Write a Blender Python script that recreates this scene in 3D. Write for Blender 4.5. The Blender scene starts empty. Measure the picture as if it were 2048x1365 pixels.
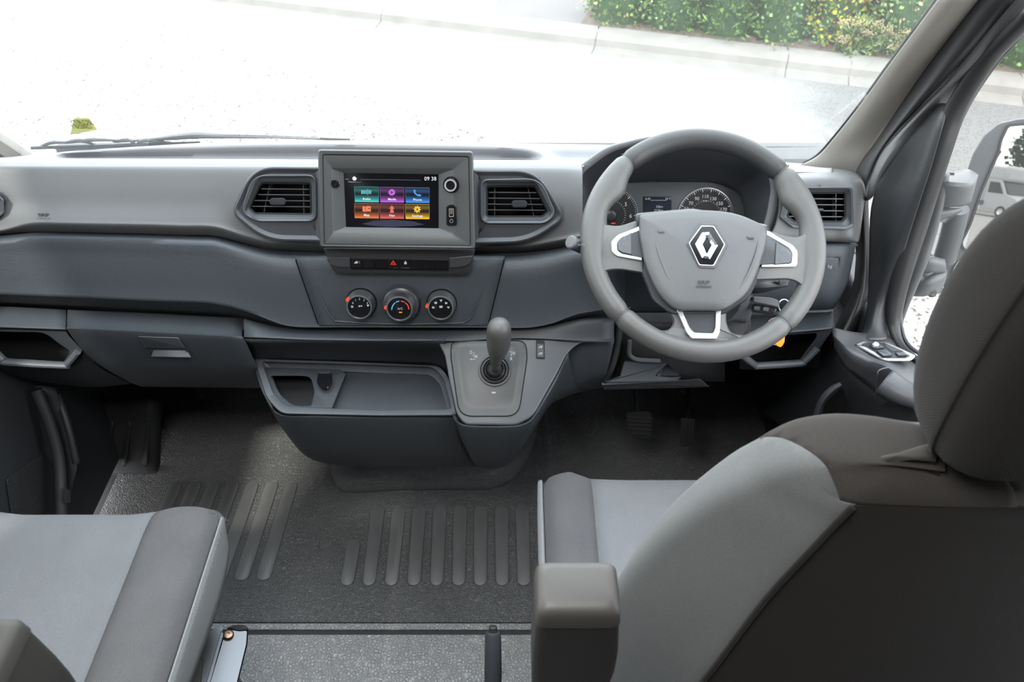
import bpy, bmesh, math, random
from mathutils import Vector, Matrix
random.seed(7)
R = math.radians
# ------------------------------------------------------------------ camera, sky, light, exposure
PITCH = R(43); FPX = 1560.0; CAM = Vector((0, 0, 1.66))
FW = Vector((0, math.cos(PITCH), -math.sin(PITCH))); UP = Vector((0, math.sin(PITCH), math.cos(PITCH)))
cd = bpy.data.cameras.new('camera'); cam = bpy.data.objects.new('camera', cd)
bpy.context.scene.collection.objects.link(cam)
cam.location = CAM; cam.rotation_euler = (math.pi / 2 - PITCH, 0, 0)
cd.sensor_width = 36; cd.lens = FPX / 2048 * 36; cd.clip_start = .02; cd.clip_end = 300
cd.dof.use_dof = True; cd.dof.focus_distance = 1.3; cd.dof.aperture_fstop = 9
sc = bpy.context.scene; sc.camera = cam
w = bpy.data.worlds.new('sky'); sc.world = w; w.use_nodes = True
nt = w.node_tree; bg = nt.nodes['Background']
SKY_STRENGTH = 9.5
tc = nt.nodes.new('ShaderNodeTexCoord'); sx = nt.nodes.new('ShaderNodeSeparateXYZ'); cr = nt.nodes.new('ShaderNodeValToRGB')
nt.links.new(tc.outputs['Generated'], sx.inputs[0]); nt.links.new(sx.outputs['Z'], cr.inputs[0]); nt.links.new(cr.outputs[0], bg.inputs[0])
cr.color_ramp.elements[0].color = (.95, .95, .95, 1); cr.color_ramp.elements[1].color = (.87, .925, 1, 1)
bg.inputs[1].default_value = SKY_STRENGTH
sl = bpy.data.lights.new('sun', 'SUN'); so = bpy.data.objects.new('sun', sl); sc.collection.objects.link(so)
sl.energy = 9.0; sl.angle = R(4); sl.color = (1, .95, .86); so.rotation_euler = (R(38), R(10), R(20))
so.rotation_euler = Vector((.35, .62, -1)).to_track_quat('-Z', 'Y').to_euler()
al = bpy.data.lights.new('overhead_fill', 'AREA'); ao = bpy.data.objects.new('overhead_fill', al); sc.collection.objects.link(ao)
al.shape = 'RECTANGLE'; al.size = .6; al.size_y = .4; al.energy = 24; al.color = (1, .98, .95)  # unseen fill light added overhead to brighten the floor and seats
ao.location = (-.22, .15, 2.02)
sc.view_settings.view_transform = 'Standard'; sc.view_settings.look = 'None'
sc.view_settings.exposure = 0; sc.view_settings.gamma = 1; sc.view_settings.use_curve_mapping = False
sc.cycles.use_denoising = True; sc.cycles.max_bounces = 10; sc.cycles.transparent_max_bounces = 24
sc.cycles.caustics_reflective = False; sc.cycles.caustics_refractive = False
# ------------------------------------------------------------------ geometry helpers
def ray(u, v): return FW + Vector(((u - 1024) / FPX, 0, 0)) - UP * ((v - 682.5) / FPX)
def pt(u, v, Y):
    r = ray(u, v); return CAM + r * (Y / r.y)
def ptz(u, v, z):
    r = ray(u, v); return CAM + r * ((z - CAM.z) / r.z)
def ptx(u, v, x):
    r = ray(u, v); return CAM + r * (x / r.x)
class Pl:
    """a plane in the cab: a point on it and the direction it faces (elevation, azimuth)"""
    def __init__(s, o, el=0, az=0, n=None):
        s.o = Vector(o)
        s.n = Vector(n).normalized() if n is not None else Vector((math.sin(az * math.pi / 180) * math.cos(R(el)), -math.cos(az * math.pi / 180) * math.cos(R(el)), math.sin(R(el))))
        x = Vector((1, 0, 0)); x = x - s.n * x.dot(s.n)
        s.x = x.normalized(); s.y = s.n.cross(s.x)
    def hit(s, u, v, off=0.0):
        r = ray(u, v); t = (s.o + s.n * off - CAM).dot(s.n) / r.dot(s.n)
        return CAM + r * t
    def loc(s, a, b, h=0): return s.o + s.x * a + s.y * b + s.n * h
    def ppm(s, u, v):
        return FPX / (s.hit(u, v) - CAM).dot(FW)
ORG = {}
def thing(name, label, cat, loc, group=None, kind=None):
    o = bpy.data.objects.new(name, None); sc.collection.objects.link(o)
    o.location = loc; o.empty_display_size = .05; o['label'] = label; o['category'] = cat
    if group: o['group'] = group
    if kind: o['kind'] = kind
    ORG[o.name] = Vector(loc); return o
def tag(o, label=None, cat=None, group=None, kind=None):
    for k, x in (('label', label), ('category', cat), ('group', group), ('kind', kind)):
        if x: o[k] = x
    return o
def mesh(name, vs, fs, mat, par=None, angle=35, recalc=True, flip=False, bevel=0, solid=0, sub=0):
    vs = [Vector(v) for v in vs]
    if par is not None: org = ORG[par.name]
    else:
        lo = [min(v[i] for v in vs) for i in range(3)]; hi = [max(v[i] for v in vs) for i in range(3)]
        org = Vector(((lo[0] + hi[0]) / 2, (lo[1] + hi[1]) / 2, lo[2]))
    me = bpy.data.meshes.new(name); me.from_pydata([v - org for v in vs], [], fs)
    if recalc:
        bm = bmesh.new(); bm.from_mesh(me); bmesh.ops.recalc_face_normals(bm, faces=bm.faces); bm.to_mesh(me); bm.free()
    if flip: me.flip_normals()
    me.materials.append(mat)
    me.polygons.foreach_set('use_smooth', [True] * len(me.polygons))
    if angle < 180: me.set_sharp_from_angle(angle=R(angle))
    o = bpy.data.objects.new(name, me); sc.collection.objects.link(o); ORG[o.name] = org
    if par is not None: o.parent = par
    else: o.location = org
    if solid:
        m = o.modifiers.new('thickness', 'SOLIDIFY'); m.thickness = solid; m.offset = -1
    if bevel:
        m = o.modifiers.new('bevel', 'BEVEL'); m.width = bevel; m.segments = 3; m.limit_method = 'ANGLE'; m.angle_limit = R(40); m.harden_normals = False
    if sub:
        m = o.modifiers.new('subdivision', 'SUBSURF'); m.levels = sub; m.render_levels = sub
    return o
def rp(pts, r=6, seg=5):
    out = []; n = len(pts)
    for i, p in enumerate(pts):
        rr = p[2] if len(p) > 2 else r
        a = Vector(pts[i - 1][:2]); b = Vector(p[:2]); c = Vector(pts[(i + 1) % n][:2])
        d1 = a - b; d2 = c - b; l = min(d1.length, d2.length) * .48; k = min(rr, l)
        p1 = b + d1.normalized() * k; p2 = b + d2.normalized() * k
        for j in range(seg + 1):
            t = j / seg; out.append(tuple(p1 * (1 - t) ** 2 + b * 2 * t * (1 - t) + p2 * t * t))
    return out
def scl(poly, f):
    cx = sum(p[0] for p in poly) / len(poly); cy = sum(p[1] for p in poly) / len(poly)
    return [(cx + (p[0] - cx) * f, cy + (p[1] - cy) * f) for p in poly]
def inset(poly, d):
    n = len(poly); A = sum(poly[i - 1][0] * poly[i][1] - poly[i][0] * poly[i - 1][1] for i in range(n))
    s = 1 if A > 0 else -1; out = []
    for i in range(n):
        a = Vector(poly[i - 1]); c = Vector(poly[(i + 1) % n]); k = 1
        while (c - a).length < 1e-6 and k < n: k += 1; c = Vector(poly[(i + k) % n])
        t = (c - a).normalized(); out.append((poly[i][0] - t.y * s * d, poly[i][1] + t.x * s * d))
    return out
def ring(name, mat, pl, rings, par=None, cap0=False, cap1=True, **k):
    vs = []; fs = []; n = len(rings[0][0])
    for poly, off in rings: vs += [pl.hit(p[0], p[1], off) for p in poly]
    for r in range(len(rings) - 1):
        for i in range(n):
            j = (i + 1) % n; fs.append((r * n + i, r * n + j, (r + 1) * n + j, (r + 1) * n + i))
    if cap0: fs.append(tuple(range(n)))
    if cap1: fs.append(tuple(range((len(rings) - 1) * n, len(rings) * n)))
    return mesh(name, vs, fs, mat, par, **k)
def plate(name, mat, pl, pts, par=None, o0=-.004, o1=0.0, r=4, bev=1.2, seg=4, bo=None, **k):
    q = rp(pts, r, seg) if r else [tuple(p[:2]) for p in pts]; bo = bo if bo is not None else bev / 1200
    return ring(name, mat, pl, [(q, o0), (q, o1 - bo), (inset(q, bev), o1)], par, cap0=True, **k)
def frame(name, mat, pl, outer, inner, par=None, o0=-.004, o1=0.0, oi=None, r=4, ri=None, bev=1.0, seg=4, **k):
    """a picture-frame shaped part between two outlines with the same number of corners"""
    a = rp(outer, r, seg); b = rp(inner, ri if ri is not None else r, seg); oi = oi if oi is not None else o0
    h = bev / 1200
    return ring(name, mat, pl, [(a, o0), (a, o1 - h), (inset(a, bev), o1), (inset(b, -bev), o1), (b, o1 - h), (b, oi)], par, cap1=False, **k)
def cr1(p0, p1, p2, p3, t): return .5 * (2 * p1 + (p2 - p0) * t + (2 * p0 - 5 * p1 + 4 * p2 - p3) * t * t + (3 * p1 - p0 - 3 * p2 + p3) * t ** 3)
def spline(P, k, closed=False):
    n = len(P)
    if k <= 1: return list(P)
    out = []
    for i in range(n if closed else n - 1):
        g = (lambda j: P[j % n]) if closed else (lambda j: P[max(0, min(n - 1, j))])
        for s in range(k): out.append(cr1(g(i - 1), g(i), g(i + 1), g(i + 2), s / k))
    if not closed: out.append(P[-1])
    return out
def grid(name, mat, rows, par=None, ku=3, kv=3, thick=.004, W=False, post=None, **k):
    """a moulded panel through a net of points; W: points are already in metres"""
    P = [[Vector(q) if W or post else pt(*q) for q in r] for r in rows]
    P = [spline(r, ku) for r in P]; cols = list(zip(*P)); cols = [spline(list(c), kv) for c in cols]
    P = list(zip(*cols))
    if post: P = [[pt(q.x, q.y, post(q.x, q.y, q.z)) for q in r] for r in P]
    n = len(P[0]); vs = [v for r in P for v in r]; fs = []
    for i in range(len(P) - 1):
        for j in range(n - 1): fs.append((i * n + j, i * n + j + 1, (i + 1) * n + j + 1, (i + 1) * n + j))
    a = Vector((0, 0, 0))
    for f in fs:
        nn = (vs[f[1]] - vs[f[0]]).cross(vs[f[3]] - vs[f[0]]); a += nn * (1 if nn.dot(CAM - vs[f[0]]) > 0 else -1) * 0 + Vector((nn.dot(CAM - vs[f[0]]), 0, 0))
    if a.x < 0: fs = [tuple(reversed(f)) for f in fs]
    return mesh(name, vs, fs, mat, par, recalc=False, solid=thick, **k)
def inside(u, v, poly):
    c = False
    for i in range(len(poly)):
        (a, b), (e, f) = poly[i - 1][:2], poly[i][:2]
        if (b > v) != (f > v) and u < (e - a) * (v - b) / (f - b) + a: c = not c
    return c
def basis(d):
    d = d.normalized(); a = Vector((0, 0, 1)) if abs(d.z) < .9 else Vector((1, 0, 0))
    x = d.cross(a).normalized(); return x, x.cross(d).normalized()
def tube(name, mat, P, rad, par=None, seg=12, flat=1.0, closed=False, k=1, **kw):
    P = spline([Vector(p) for p in P], k, closed); n = len(P); vs = []; fs = []
    rr = rad if isinstance(rad, (list, tuple)) else [rad] * n
    if len(rr) != n:
        m = len(rr); rr = [rr[min(m - 1, int(i * (m - 1) / max(1, n - 1)))] * (1 - (i * (m - 1) / max(1, n - 1)) % 1) + rr[min(m - 1, int(i * (m - 1) / max(1, n - 1)) + 1)] * ((i * (m - 1) / max(1, n - 1)) % 1) for i in range(n)]
    px = None
    for i in range(n):
        if closed: d = P[(i + 1) % n] - P[i - 1]
        else: d = P[min(n - 1, i + 1)] - P[max(0, i - 1)]
        if px is None: x, y = basis(d)
        else:
            dn = d.normalized(); x = (px - dn * px.dot(dn)).normalized(); y = x.cross(dn)
        px = x
        for s in range(seg):
            a = 2 * math.pi * s / seg; vs.append(P[i] + x * math.cos(a) * rr[i] + y * math.sin(a) * rr[i] * flat)
    for i in range(n if closed else n - 1):
        for s in range(seg):
            t = (s + 1) % seg; j = (i + 1) % n; fs.append((i * seg + s, i * seg + t, j * seg + t, j * seg + s))
    if not closed: fs += [tuple(range(seg)), tuple(range((n - 1) * seg, n * seg))]
    return mesh(name, vs, fs, mat, par, **kw)
def lathe(name, mat, c, n, prof, par=None, seg=40, cap=True, **k):
    n = Vector(n).normalized(); x, y = basis(n); vs = []; fs = []
    for r, h in prof:
        for s in range(seg):
            a = 2 * math.pi * s / seg; vs.append(Vector(c) + n * h + (x * math.cos(a) + y * math.sin(a)) * r)
    for i in range(len(prof) - 1):
        for s in range(seg):
            t = (s + 1) % seg; fs.append((i * seg + s, i * seg + t, (i + 1) * seg + t, (i + 1) * seg + s))
    if cap: fs += [tuple(range(seg)), tuple(range((len(prof) - 1) * seg, len(prof) * seg))]
    return mesh(name, vs, fs, mat, par, **k)
def box(name, mat, lo, hi, par=None, bevel=.004, M=None, **k):
    vs = [Vector((x, y, z)) for x in (lo[0], hi[0]) for y in (lo[1], hi[1]) for z in (lo[2], hi[2])]
    if M is not None: vs = [M @ v for v in vs]
    fs = [(0, 1, 3, 2), (4, 6, 7, 5), (0, 4, 5, 1), (2, 3, 7, 6), (0, 2, 6, 4), (1, 5, 7, 3)]
    return mesh(name, vs, fs, mat, par, bevel=bevel, **k)
def txt(name, s, u, v, hpx, pl, mat, par, off=.001, ext=.0002, sx=1.0, shear=0, rot=0, bold=0):
    cu = bpy.data.curves.new(name, 'FONT'); cu.body = s; cu.align_x = 'CENTER'; cu.align_y = 'CENTER'
    p = pl.hit(u, v, off); dep = (p - CAM).dot(FW); fore = max(.25, abs(pl.y.dot(UP)))
    cu.size = hpx * dep / FPX / .70 / fore; cu.extrude = ext; cu.shear = shear; cu.offset = bold * cu.size
    cu.resolution_u = 3
    cu.materials.append(mat); o = bpy.data.objects.new(name, cu); sc.collection.objects.link(o)
    cx, cy = math.cos(R(rot)), math.sin(R(rot)); X = pl.x * cx + pl.y * cy; Y = pl.y * cx - pl.x * cy
    M = Matrix((X * sx, Y, pl.n)).transposed().to_4x4(); M.translation = p - ORG[par.name]
    o.parent = par; o.matrix_local = M; ORG[o.name] = ORG[par.name]; return o
# ------------------------------------------------------------------ materials
def s2l(c): return tuple((x / 255 / 12.92 if x <= 10 else ((x / 255 + .055) / 1.055) ** 2.4) for x in c)
def M(name, col, rough=.5, metal=0, spec=.36, grain=0, gs=600, mott=0, ms=8, emit=0, kind='noise', coat=0, sheen=0):
    m = bpy.data.materials.new(name); m.use_nodes = True; nt = m.node_tree; b = nt.nodes['Principled BSDF']
    c = tuple(col) + (1,); b.inputs['Base Color'].default_value = c; b.inputs['Roughness'].default_value = rough
    b.inputs['Metallic'].default_value = metal; b.inputs['Specular IOR Level'].default_value = spec
    b.inputs['Coat Weight'].default_value = coat; b.inputs['Sheen Weight'].default_value = sheen
    if emit: b.inputs['Emission Color'].default_value = c; b.inputs['Emission Strength'].default_value = emit
    t = nt.nodes.new('ShaderNodeTexCoord')
    if mott:
        n = nt.nodes.new('ShaderNodeTexNoise'); n.inputs['Scale'].default_value = ms; n.inputs['Detail'].default_value = 6
        nt.links.new(t.outputs['Object'], n.inputs['Vector']); r = nt.nodes.new('ShaderNodeMapRange')
        r.inputs['From Min'].default_value = .3; r.inputs['From Max'].default_value = .7
        r.inputs['To Min'].default_value = 1 - mott; r.inputs['To Max'].default_value = 1 + mott
        nt.links.new(n.outputs['Fac'], r.inputs['Value']); h = nt.nodes.new('ShaderNodeVectorMath'); h.operation = 'SCALE'
        h.inputs[0].default_value = c[:3]; nt.links.new(r.outputs[0], h.inputs['Scale']); nt.links.new(h.outputs[0], b.inputs['Base Color'])
    if grain:
        bp = nt.nodes.new('ShaderNodeBump'); bp.inputs['Strength'].default_value = grain; bp.inputs['Distance'].default_value = .001
        if kind == 'noise':
            n = nt.nodes.new('ShaderNodeTexNoise'); n.inputs['Detail'].default_value = 3; out = n.outputs['Fac']
        elif kind == 'cell':
            n = nt.nodes.new('ShaderNodeTexVoronoi'); n.feature = 'DISTANCE_TO_EDGE'; q = nt.nodes.new('ShaderNodeMapRange'); q.interpolation_type = 'SMOOTHSTEP'; q.inputs['From Max'].default_value = .22; nt.links.new(n.outputs['Distance'], q.inputs['Value']); out = q.outputs[0]
        else:
            n = nt.nodes.new('ShaderNodeTexWave'); n.bands_direction = 'DIAGONAL'; out = n.outputs['Fac']
        n.inputs['Scale'].default_value = gs
        nt.links.new(t.outputs['Object'], n.inputs['Vector']); nt.links.new(out, bp.inputs['Height']); nt.links.new(bp.outputs[0], b.inputs['Normal'])
    return m
def fabric(name, c1, c2, scale=700, dirn='DIAGONAL', rough=.95):
    m = M(name, c1, rough, spec=.06, sheen=.05); nt = m.node_tree; b = nt.nodes['Principled BSDF']; t = nt.nodes.new('ShaderNodeTexCoord')
    wv = nt.nodes.new('ShaderNodeTexWave'); wv.bands_direction = dirn; wv.inputs['Scale'].default_value = scale; wv.inputs['Distortion'].default_value = 1.5; wv.inputs['Detail'].default_value = 2
    n = nt.nodes.new('ShaderNodeTexNoise'); n.inputs['Scale'].default_value = 900; n.inputs['Detail'].default_value = 2
    n2 = nt.nodes.new('ShaderNodeTexNoise'); n2.inputs['Scale'].default_value = 14
    for q in (wv, n, n2): nt.links.new(t.outputs['Object'], q.inputs['Vector'])
    ad = nt.nodes.new('ShaderNodeMath'); ad.operation = 'MULTIPLY_ADD'; nt.links.new(wv.outputs['Fac'], ad.inputs[0]); ad.inputs[1].default_value = .6; nt.links.new(n.outputs['Fac'], ad.inputs[2])
    a2 = nt.nodes.new('ShaderNodeMath'); a2.operation = 'MULTIPLY_ADD'; nt.links.new(n2.outputs['Fac'], a2.inputs[0]); a2.inputs[1].default_value = .4; nt.links.new(ad.outputs[0], a2.inputs[2])
    mr = nt.nodes.new('ShaderNodeMapRange'); mr.inputs['From Min'].default_value = .45; mr.inputs['From Max'].default_value = 1.35; nt.links.new(a2.outputs[0], mr.inputs['Value'])
    mx = nt.nodes.new('ShaderNodeMix'); mx.data_type = 'RGBA'; mx.inputs['A'].default_value = tuple(c1) + (1,); mx.inputs['B'].default_value = tuple(c2) + (1,)
    nt.links.new(mr.outputs[0], mx.inputs['Factor']); nt.links.new(mx.outputs['Result'], b.inputs['Base Color'])
    bp = nt.nodes.new('ShaderNodeBump'); bp.inputs['Strength'].default_value = .5; bp.inputs['Distance'].default_value = .0006
    nt.links.new(ad.outputs[0], bp.inputs['Height']); nt.links.new(bp.outputs[0], b.inputs['Normal']); return m
def glass(name, tint=(.93, .96, .96), haze=.0, gloss=.05):
    m = bpy.data.materials.new(name); m.use_nodes = True; nt = m.node_tree; nt.nodes.remove(nt.nodes['Principled BSDF'])
    out = nt.nodes['Material Output']; tr = nt.nodes.new('ShaderNodeBsdfTransparent'); tr.inputs[0].default_value = tuple(tint) + (1,)
    gl = nt.nodes.new('ShaderNodeBsdfGlossy'); gl.inputs['Roughness'].default_value = .02
    df = nt.nodes.new('ShaderNodeBsdfTranslucent'); df.inputs[0].default_value = (.8, .8, .8, 1)
    lw = nt.nodes.new('ShaderNodeLayerWeight'); lw.inputs[0].default_value = .5
    pw = nt.nodes.new('ShaderNodeMath'); pw.operation = 'POWER'; pw.inputs[1].default_value = 5; nt.links.new(lw.outputs['Facing'], pw.inputs[0])
    fr = nt.nodes.new('ShaderNodeMath'); fr.operation = 'MULTIPLY_ADD'; fr.inputs[1].default_value = .4; fr.inputs[2].default_value = .03; nt.links.new(pw.outputs[0], fr.inputs[0])
    m1 = nt.nodes.new('ShaderNodeMixShader'); m1.inputs[0].default_value = haze; nt.links.new(tr.outputs[0], m1.inputs[1]); nt.links.new(df.outputs[0], m1.inputs[2])
    m2 = nt.nodes.new('ShaderNodeMixShader'); nt.links.new(fr.outputs[0], m2.inputs[0]); nt.links.new(m1.outputs[0], m2.inputs[1]); nt.links.new(gl.outputs[0], m2.inputs[2])
    nt.links.new(m2.outputs[0], out.inputs[0]); return m
def emis(name, col, st=1.0):
    m = bpy.data.materials.new(name); m.use_nodes = True; b = m.node_tree.nodes['Principled BSDF']
    b.inputs['Base Color'].default_value = (.005, .005, .005, 1); b.inputs['Emission Color'].default_value = tuple(col) + (1,); b.inputs['Emission Strength'].default_value = st; b.inputs['Roughness'].default_value = .15
    return m
m_up = M('dash_soft_grey', (.080, .082, .085), .48, grain=.25, gs=900, mott=.03)
m_low = M('dash_blue_grey_grain', (.029, .034, .040), .50, grain=.6, gs=520)
m_dk = M('console_charcoal', (.027, .031, .036), .50, grain=.45, gs=600)
m_dkr = M('deep_charcoal', (.018, .019, .021), .6, grain=.3, gs=500)
m_smooth = M('smooth_grey_trim', (.058, .063, .070), .38, grain=.08, gs=900)
m_bez = M('screen_surround_grey', (.038, .040, .041), .42, grain=.12, gs=1000)
m_satin = M('satin_dark_trim', (.028, .030, .034), .33)
m_black = M('piano_black', (.006, .006, .007), .12)
m_bmat = M('matte_black', (.010, .010, .011), .6)
m_gap = M('shut_line_black', (.004, .004, .004), .9, spec=.1)
m_chr = M('satin_chrome', (.85, .86, .88), .30, metal=1)
m_chr2 = M('brushed_chrome', (.55, .56, .58), .3, metal=1)
m_steel = M('bare_steel_bracket', (.095, .098, .105), .30, metal=1, grain=.1, gs=60)
m_bolt = M('bronze_bolt', (.25, .17, .12), .4, metal=1)
m_lea = M('wheel_leather', (.062, .062, .061), .42, grain=.3, gs=800)
m_pad = M('airbag_pad', (.060, .062, .064), .45, grain=.4, gs=650)
m_slat = M('vent_slat', (.075, .078, .085), .3)
m_white = emis('white_print', (.85, .87, .9), .55)
m_red = M('red_pointer', (.80, .05, .02), .4, emit=.35)
m_blue = M('blue_print', (.05, .35, .7), .4, emit=.5)
m_floor = M('floor_vinyl', (.105, .108, .109), .46, spec=.5, grain=1.6, gs=190, kind='cell', mott=.12, ms=5)
m_rib = M('floor_rib_rubber', (.100, .104, .105), .44, spec=.5, grain=.15, gs=500, mott=.1, ms=12)
m_step = M('step_vinyl', (.25, .25, .252), .42, spec=.6, grain=1.6, gs=140, kind='cell')
m_rub = M('black_rubber', (.016, .016, .017), .38)
m_fl = fabric('light_blue_grey_twill', (.080, .083, .089), (.136, .140, .148), 260)
m_fd = fabric('charcoal_bolster_cloth', (.040, .040, .042), (.085, .085, .088), 280)
m_fs = fabric('pale_grey_side_knit', (.058, .061, .062), (.094, .097, .098), 230)
m_sk = fabric('pale_skirt_knit', (.11, .115, .117), (.17, .175, .178), 230)
m_fk = fabric('dark_headrest_cloth', (.006, .0054, .005), (.013, .012, .0112), 230)
m_cap = fabric('dark_shoulder_cloth', (.017, .0155, .014), (.031, .028, .026), 260)
m_arm = M('armrest_plastic', (.036, .034, .032), .5, grain=.15, gs=500)
m_armd = M('armrest_dark_plastic', (.016, .015, .014), .55, grain=.15, gs=500)
m_pil = M('pillar_beige_grey', (.20, .188, .17), .6, grain=.15, gs=500)
m_seal = M('door_seal_rubber', (.014, .014, .015), .42)
m_door = M('door_inner_grey', (.038, .040, .044), .42, grain=.2, gs=700)
m_doord = M('door_inner_dark', (.022, .024, .027), .5, grain=.25, gs=600)
m_paint = M('white_paint', (.80, .80, .80), .2, coat=.5)
m_mir = M('mirror_glass', (.27, .27, .265), .0, metal=1)
m_mirh = M('mirror_housing_plastic', (.045, .048, .052), .45, grain=.15, gs=400)
m_glass = glass('windshield_glass', haze=.012); m_glass2 = glass('side_glass', (.88, .89, .885), haze=.012)
m_lens = glass('cluster_lens', (.95, .95, .95))
m_head = M('headliner', (.22, .215, .21), .9); m_dim = M('rear_cabin_lining', (.05, .05, .05), .9)
# ================================================================== SETTING: outside
GZ = -.75; GLARE0, GLARE1 = 1.35, 2.6   # windscreen glare painted into the road colour, fading towards the right
def gravel(name, c1, c2, c3, sc1=38):
    m = M(name, c1, .9, spec=.2); nt = m.node_tree; b = nt.nodes['Principled BSDF']; t = nt.nodes.new('ShaderNodeTexCoord')
    v = nt.nodes.new('ShaderNodeTexVoronoi'); v.inputs['Scale'].default_value = sc1; nt.links.new(t.outputs['Object'], v.inputs['Vector'])
    sp = nt.nodes.new('ShaderNodeSeparateColor'); nt.links.new(v.outputs['Color'], sp.inputs[0])
    r = nt.nodes.new('ShaderNodeValToRGB'); nt.links.new(sp.outputs[0], r.inputs[0]); r.color_ramp.interpolation = 'CONSTANT'
    e = r.color_ramp.elements; e[0].position = 0; e[0].color = tuple(c3) + (1,); e[1].position = .13; e[1].color = tuple(c2) + (1,)
    x = r.color_ramp.elements.new(.4); x.color = tuple(c1) + (1,)
    nt.links.new(r.outputs[0], b.inputs['Base Color'])
    bp = nt.nodes.new('ShaderNodeBump'); bp.inputs['Strength'].default_value = .6; bp.inputs['Distance'].default_value = .01; bp.invert = True
    nt.links.new(v.outputs['Distance'], bp.inputs['Height']); nt.links.new(bp.outputs[0], b.inputs['Normal']); return m
m_grav = gravel('pale_gravel', (.30, .29, .28), (.125, .12, .11), (.05, .045, .04), 70)
m_road = gravel('grey_chip_road', (.088, .087, .086), (.078, .077, .076), (.060, .059, .058), 110)
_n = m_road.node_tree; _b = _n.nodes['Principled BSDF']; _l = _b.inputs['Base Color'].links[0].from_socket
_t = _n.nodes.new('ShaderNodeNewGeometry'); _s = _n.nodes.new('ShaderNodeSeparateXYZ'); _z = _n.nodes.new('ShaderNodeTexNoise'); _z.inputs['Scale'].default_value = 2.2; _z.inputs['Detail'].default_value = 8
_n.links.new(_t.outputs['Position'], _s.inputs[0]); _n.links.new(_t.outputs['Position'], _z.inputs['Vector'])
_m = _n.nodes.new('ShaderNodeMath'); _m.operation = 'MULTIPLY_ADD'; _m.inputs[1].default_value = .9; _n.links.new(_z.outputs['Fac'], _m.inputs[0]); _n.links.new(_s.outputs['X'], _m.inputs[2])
_r = _n.nodes.new('ShaderNodeMapRange'); _r.inputs['From Min'].default_value = GLARE0; _r.inputs['From Max'].default_value = GLARE1; _r.inputs['To Min'].default_value = 1; _r.inputs['To Max'].default_value = 0; _n.links.new(_m.outputs[0], _r.inputs['Value'])
_x = _n.nodes.new('ShaderNodeMix'); _x.data_type = 'RGBA'; _n.links.new(_r.outputs[0], _x.inputs['Factor']); _n.links.new(_l, _x.inputs['A']); _x.inputs['B'].default_value = (.22, .215, .205, 1); _n.links.new(_x.outputs['Result'], _b.inputs['Base Color'])  # paler mix stands in for windscreen glare on the road
m_conc = M('kerb_concrete', (.098, .092, .085), .85, grain=.6, gs=60, mott=.12, ms=6)
m_soil = M('bark_soil', (.06, .045, .035), .95, grain=1, gs=40, mott=.3, ms=20)
m_path = M('pinkish_drive', (.072, .066, .066), .9, mott=.06, ms=3)
G1 = ptz(1159, 49, GZ + .1); G2 = ptz(1788, 120, GZ + .1)
kd = (G2 - G1); kd.z = 0; kd.normalize(); kn = Vector((-kd.y, kd.x, 0))   # kn points away from the camera
if kn.y < 0: kn = -kn
def K(a, b, z): return Vector((G1.x, G1.y, 0)) + kd * a + kn * b + Vector((0, 0, z))
def quad(name, mat, P, z0, z1, **k):
    vs = [Vector((p.x, p.y, z)) for z in (z0, z1) for p in P]; n = len(P)
    fs = [tuple(range(n)), tuple(range(n, 2 * n))] + [(i, (i + 1) % n, n + (i + 1) % n, n + i) for i in range(n)]
    return mesh(name, vs, fs, mat, **k)
tag(quad('gravel_ground', m_grav, [Vector((-40, -90, 0)), Vector((40, -90, 0)), Vector((40, 40, 0)), Vector((-40, 40, 0))], GZ - .1, GZ), kind='structure')
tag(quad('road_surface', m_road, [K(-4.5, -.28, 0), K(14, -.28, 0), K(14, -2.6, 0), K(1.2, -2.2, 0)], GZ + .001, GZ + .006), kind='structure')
tag(quad('driveway', m_path, [K(-.85, .02, 0), K(.0, .02, 0), K(.0, 6, 0), K(-.1, 6, 0)], GZ + .002, GZ + .05), kind='structure')
kerb = thing('concrete_kerb', 'pale concrete kerb running along the foot of the hedge', 'kerb', K(1.5, -.1, GZ))
kj = [-3.2, -1.6, .15, 1.55, 1.98, 3.1, 4.6, 6.2, 8.0]
for i in range(len(kj) - 1):
    a, b = kj[i] + .006, kj[i + 1] - .006
    prof = [(.02, GZ), (.02, GZ + .10), (-.13, GZ + .095), (-.165, GZ + .07), (-.18, GZ + .02), (-.30, GZ + .008), (-.30, GZ)]
    vs = [K(a, p, z) for p, z in prof] + [K(b + .03, p, z) if p < 0 else K(b, p, z) for p, z in prof]; n = len(prof)
    mesh('kerb_stone', vs, [tuple(range(n)), tuple(range(n, 2 * n))] + [(j, (j + 1) % n, n + (j + 1) % n, n + j) for j in range(n)], m_conc, kerb, bevel=.006)
tag(quad('garden_soil', m_soil, [K(0, .03, 0), K(14, .03, 0), K(14, 3, 0), K(0, 3, 0)], GZ, GZ + .09), kind='structure')
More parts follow.
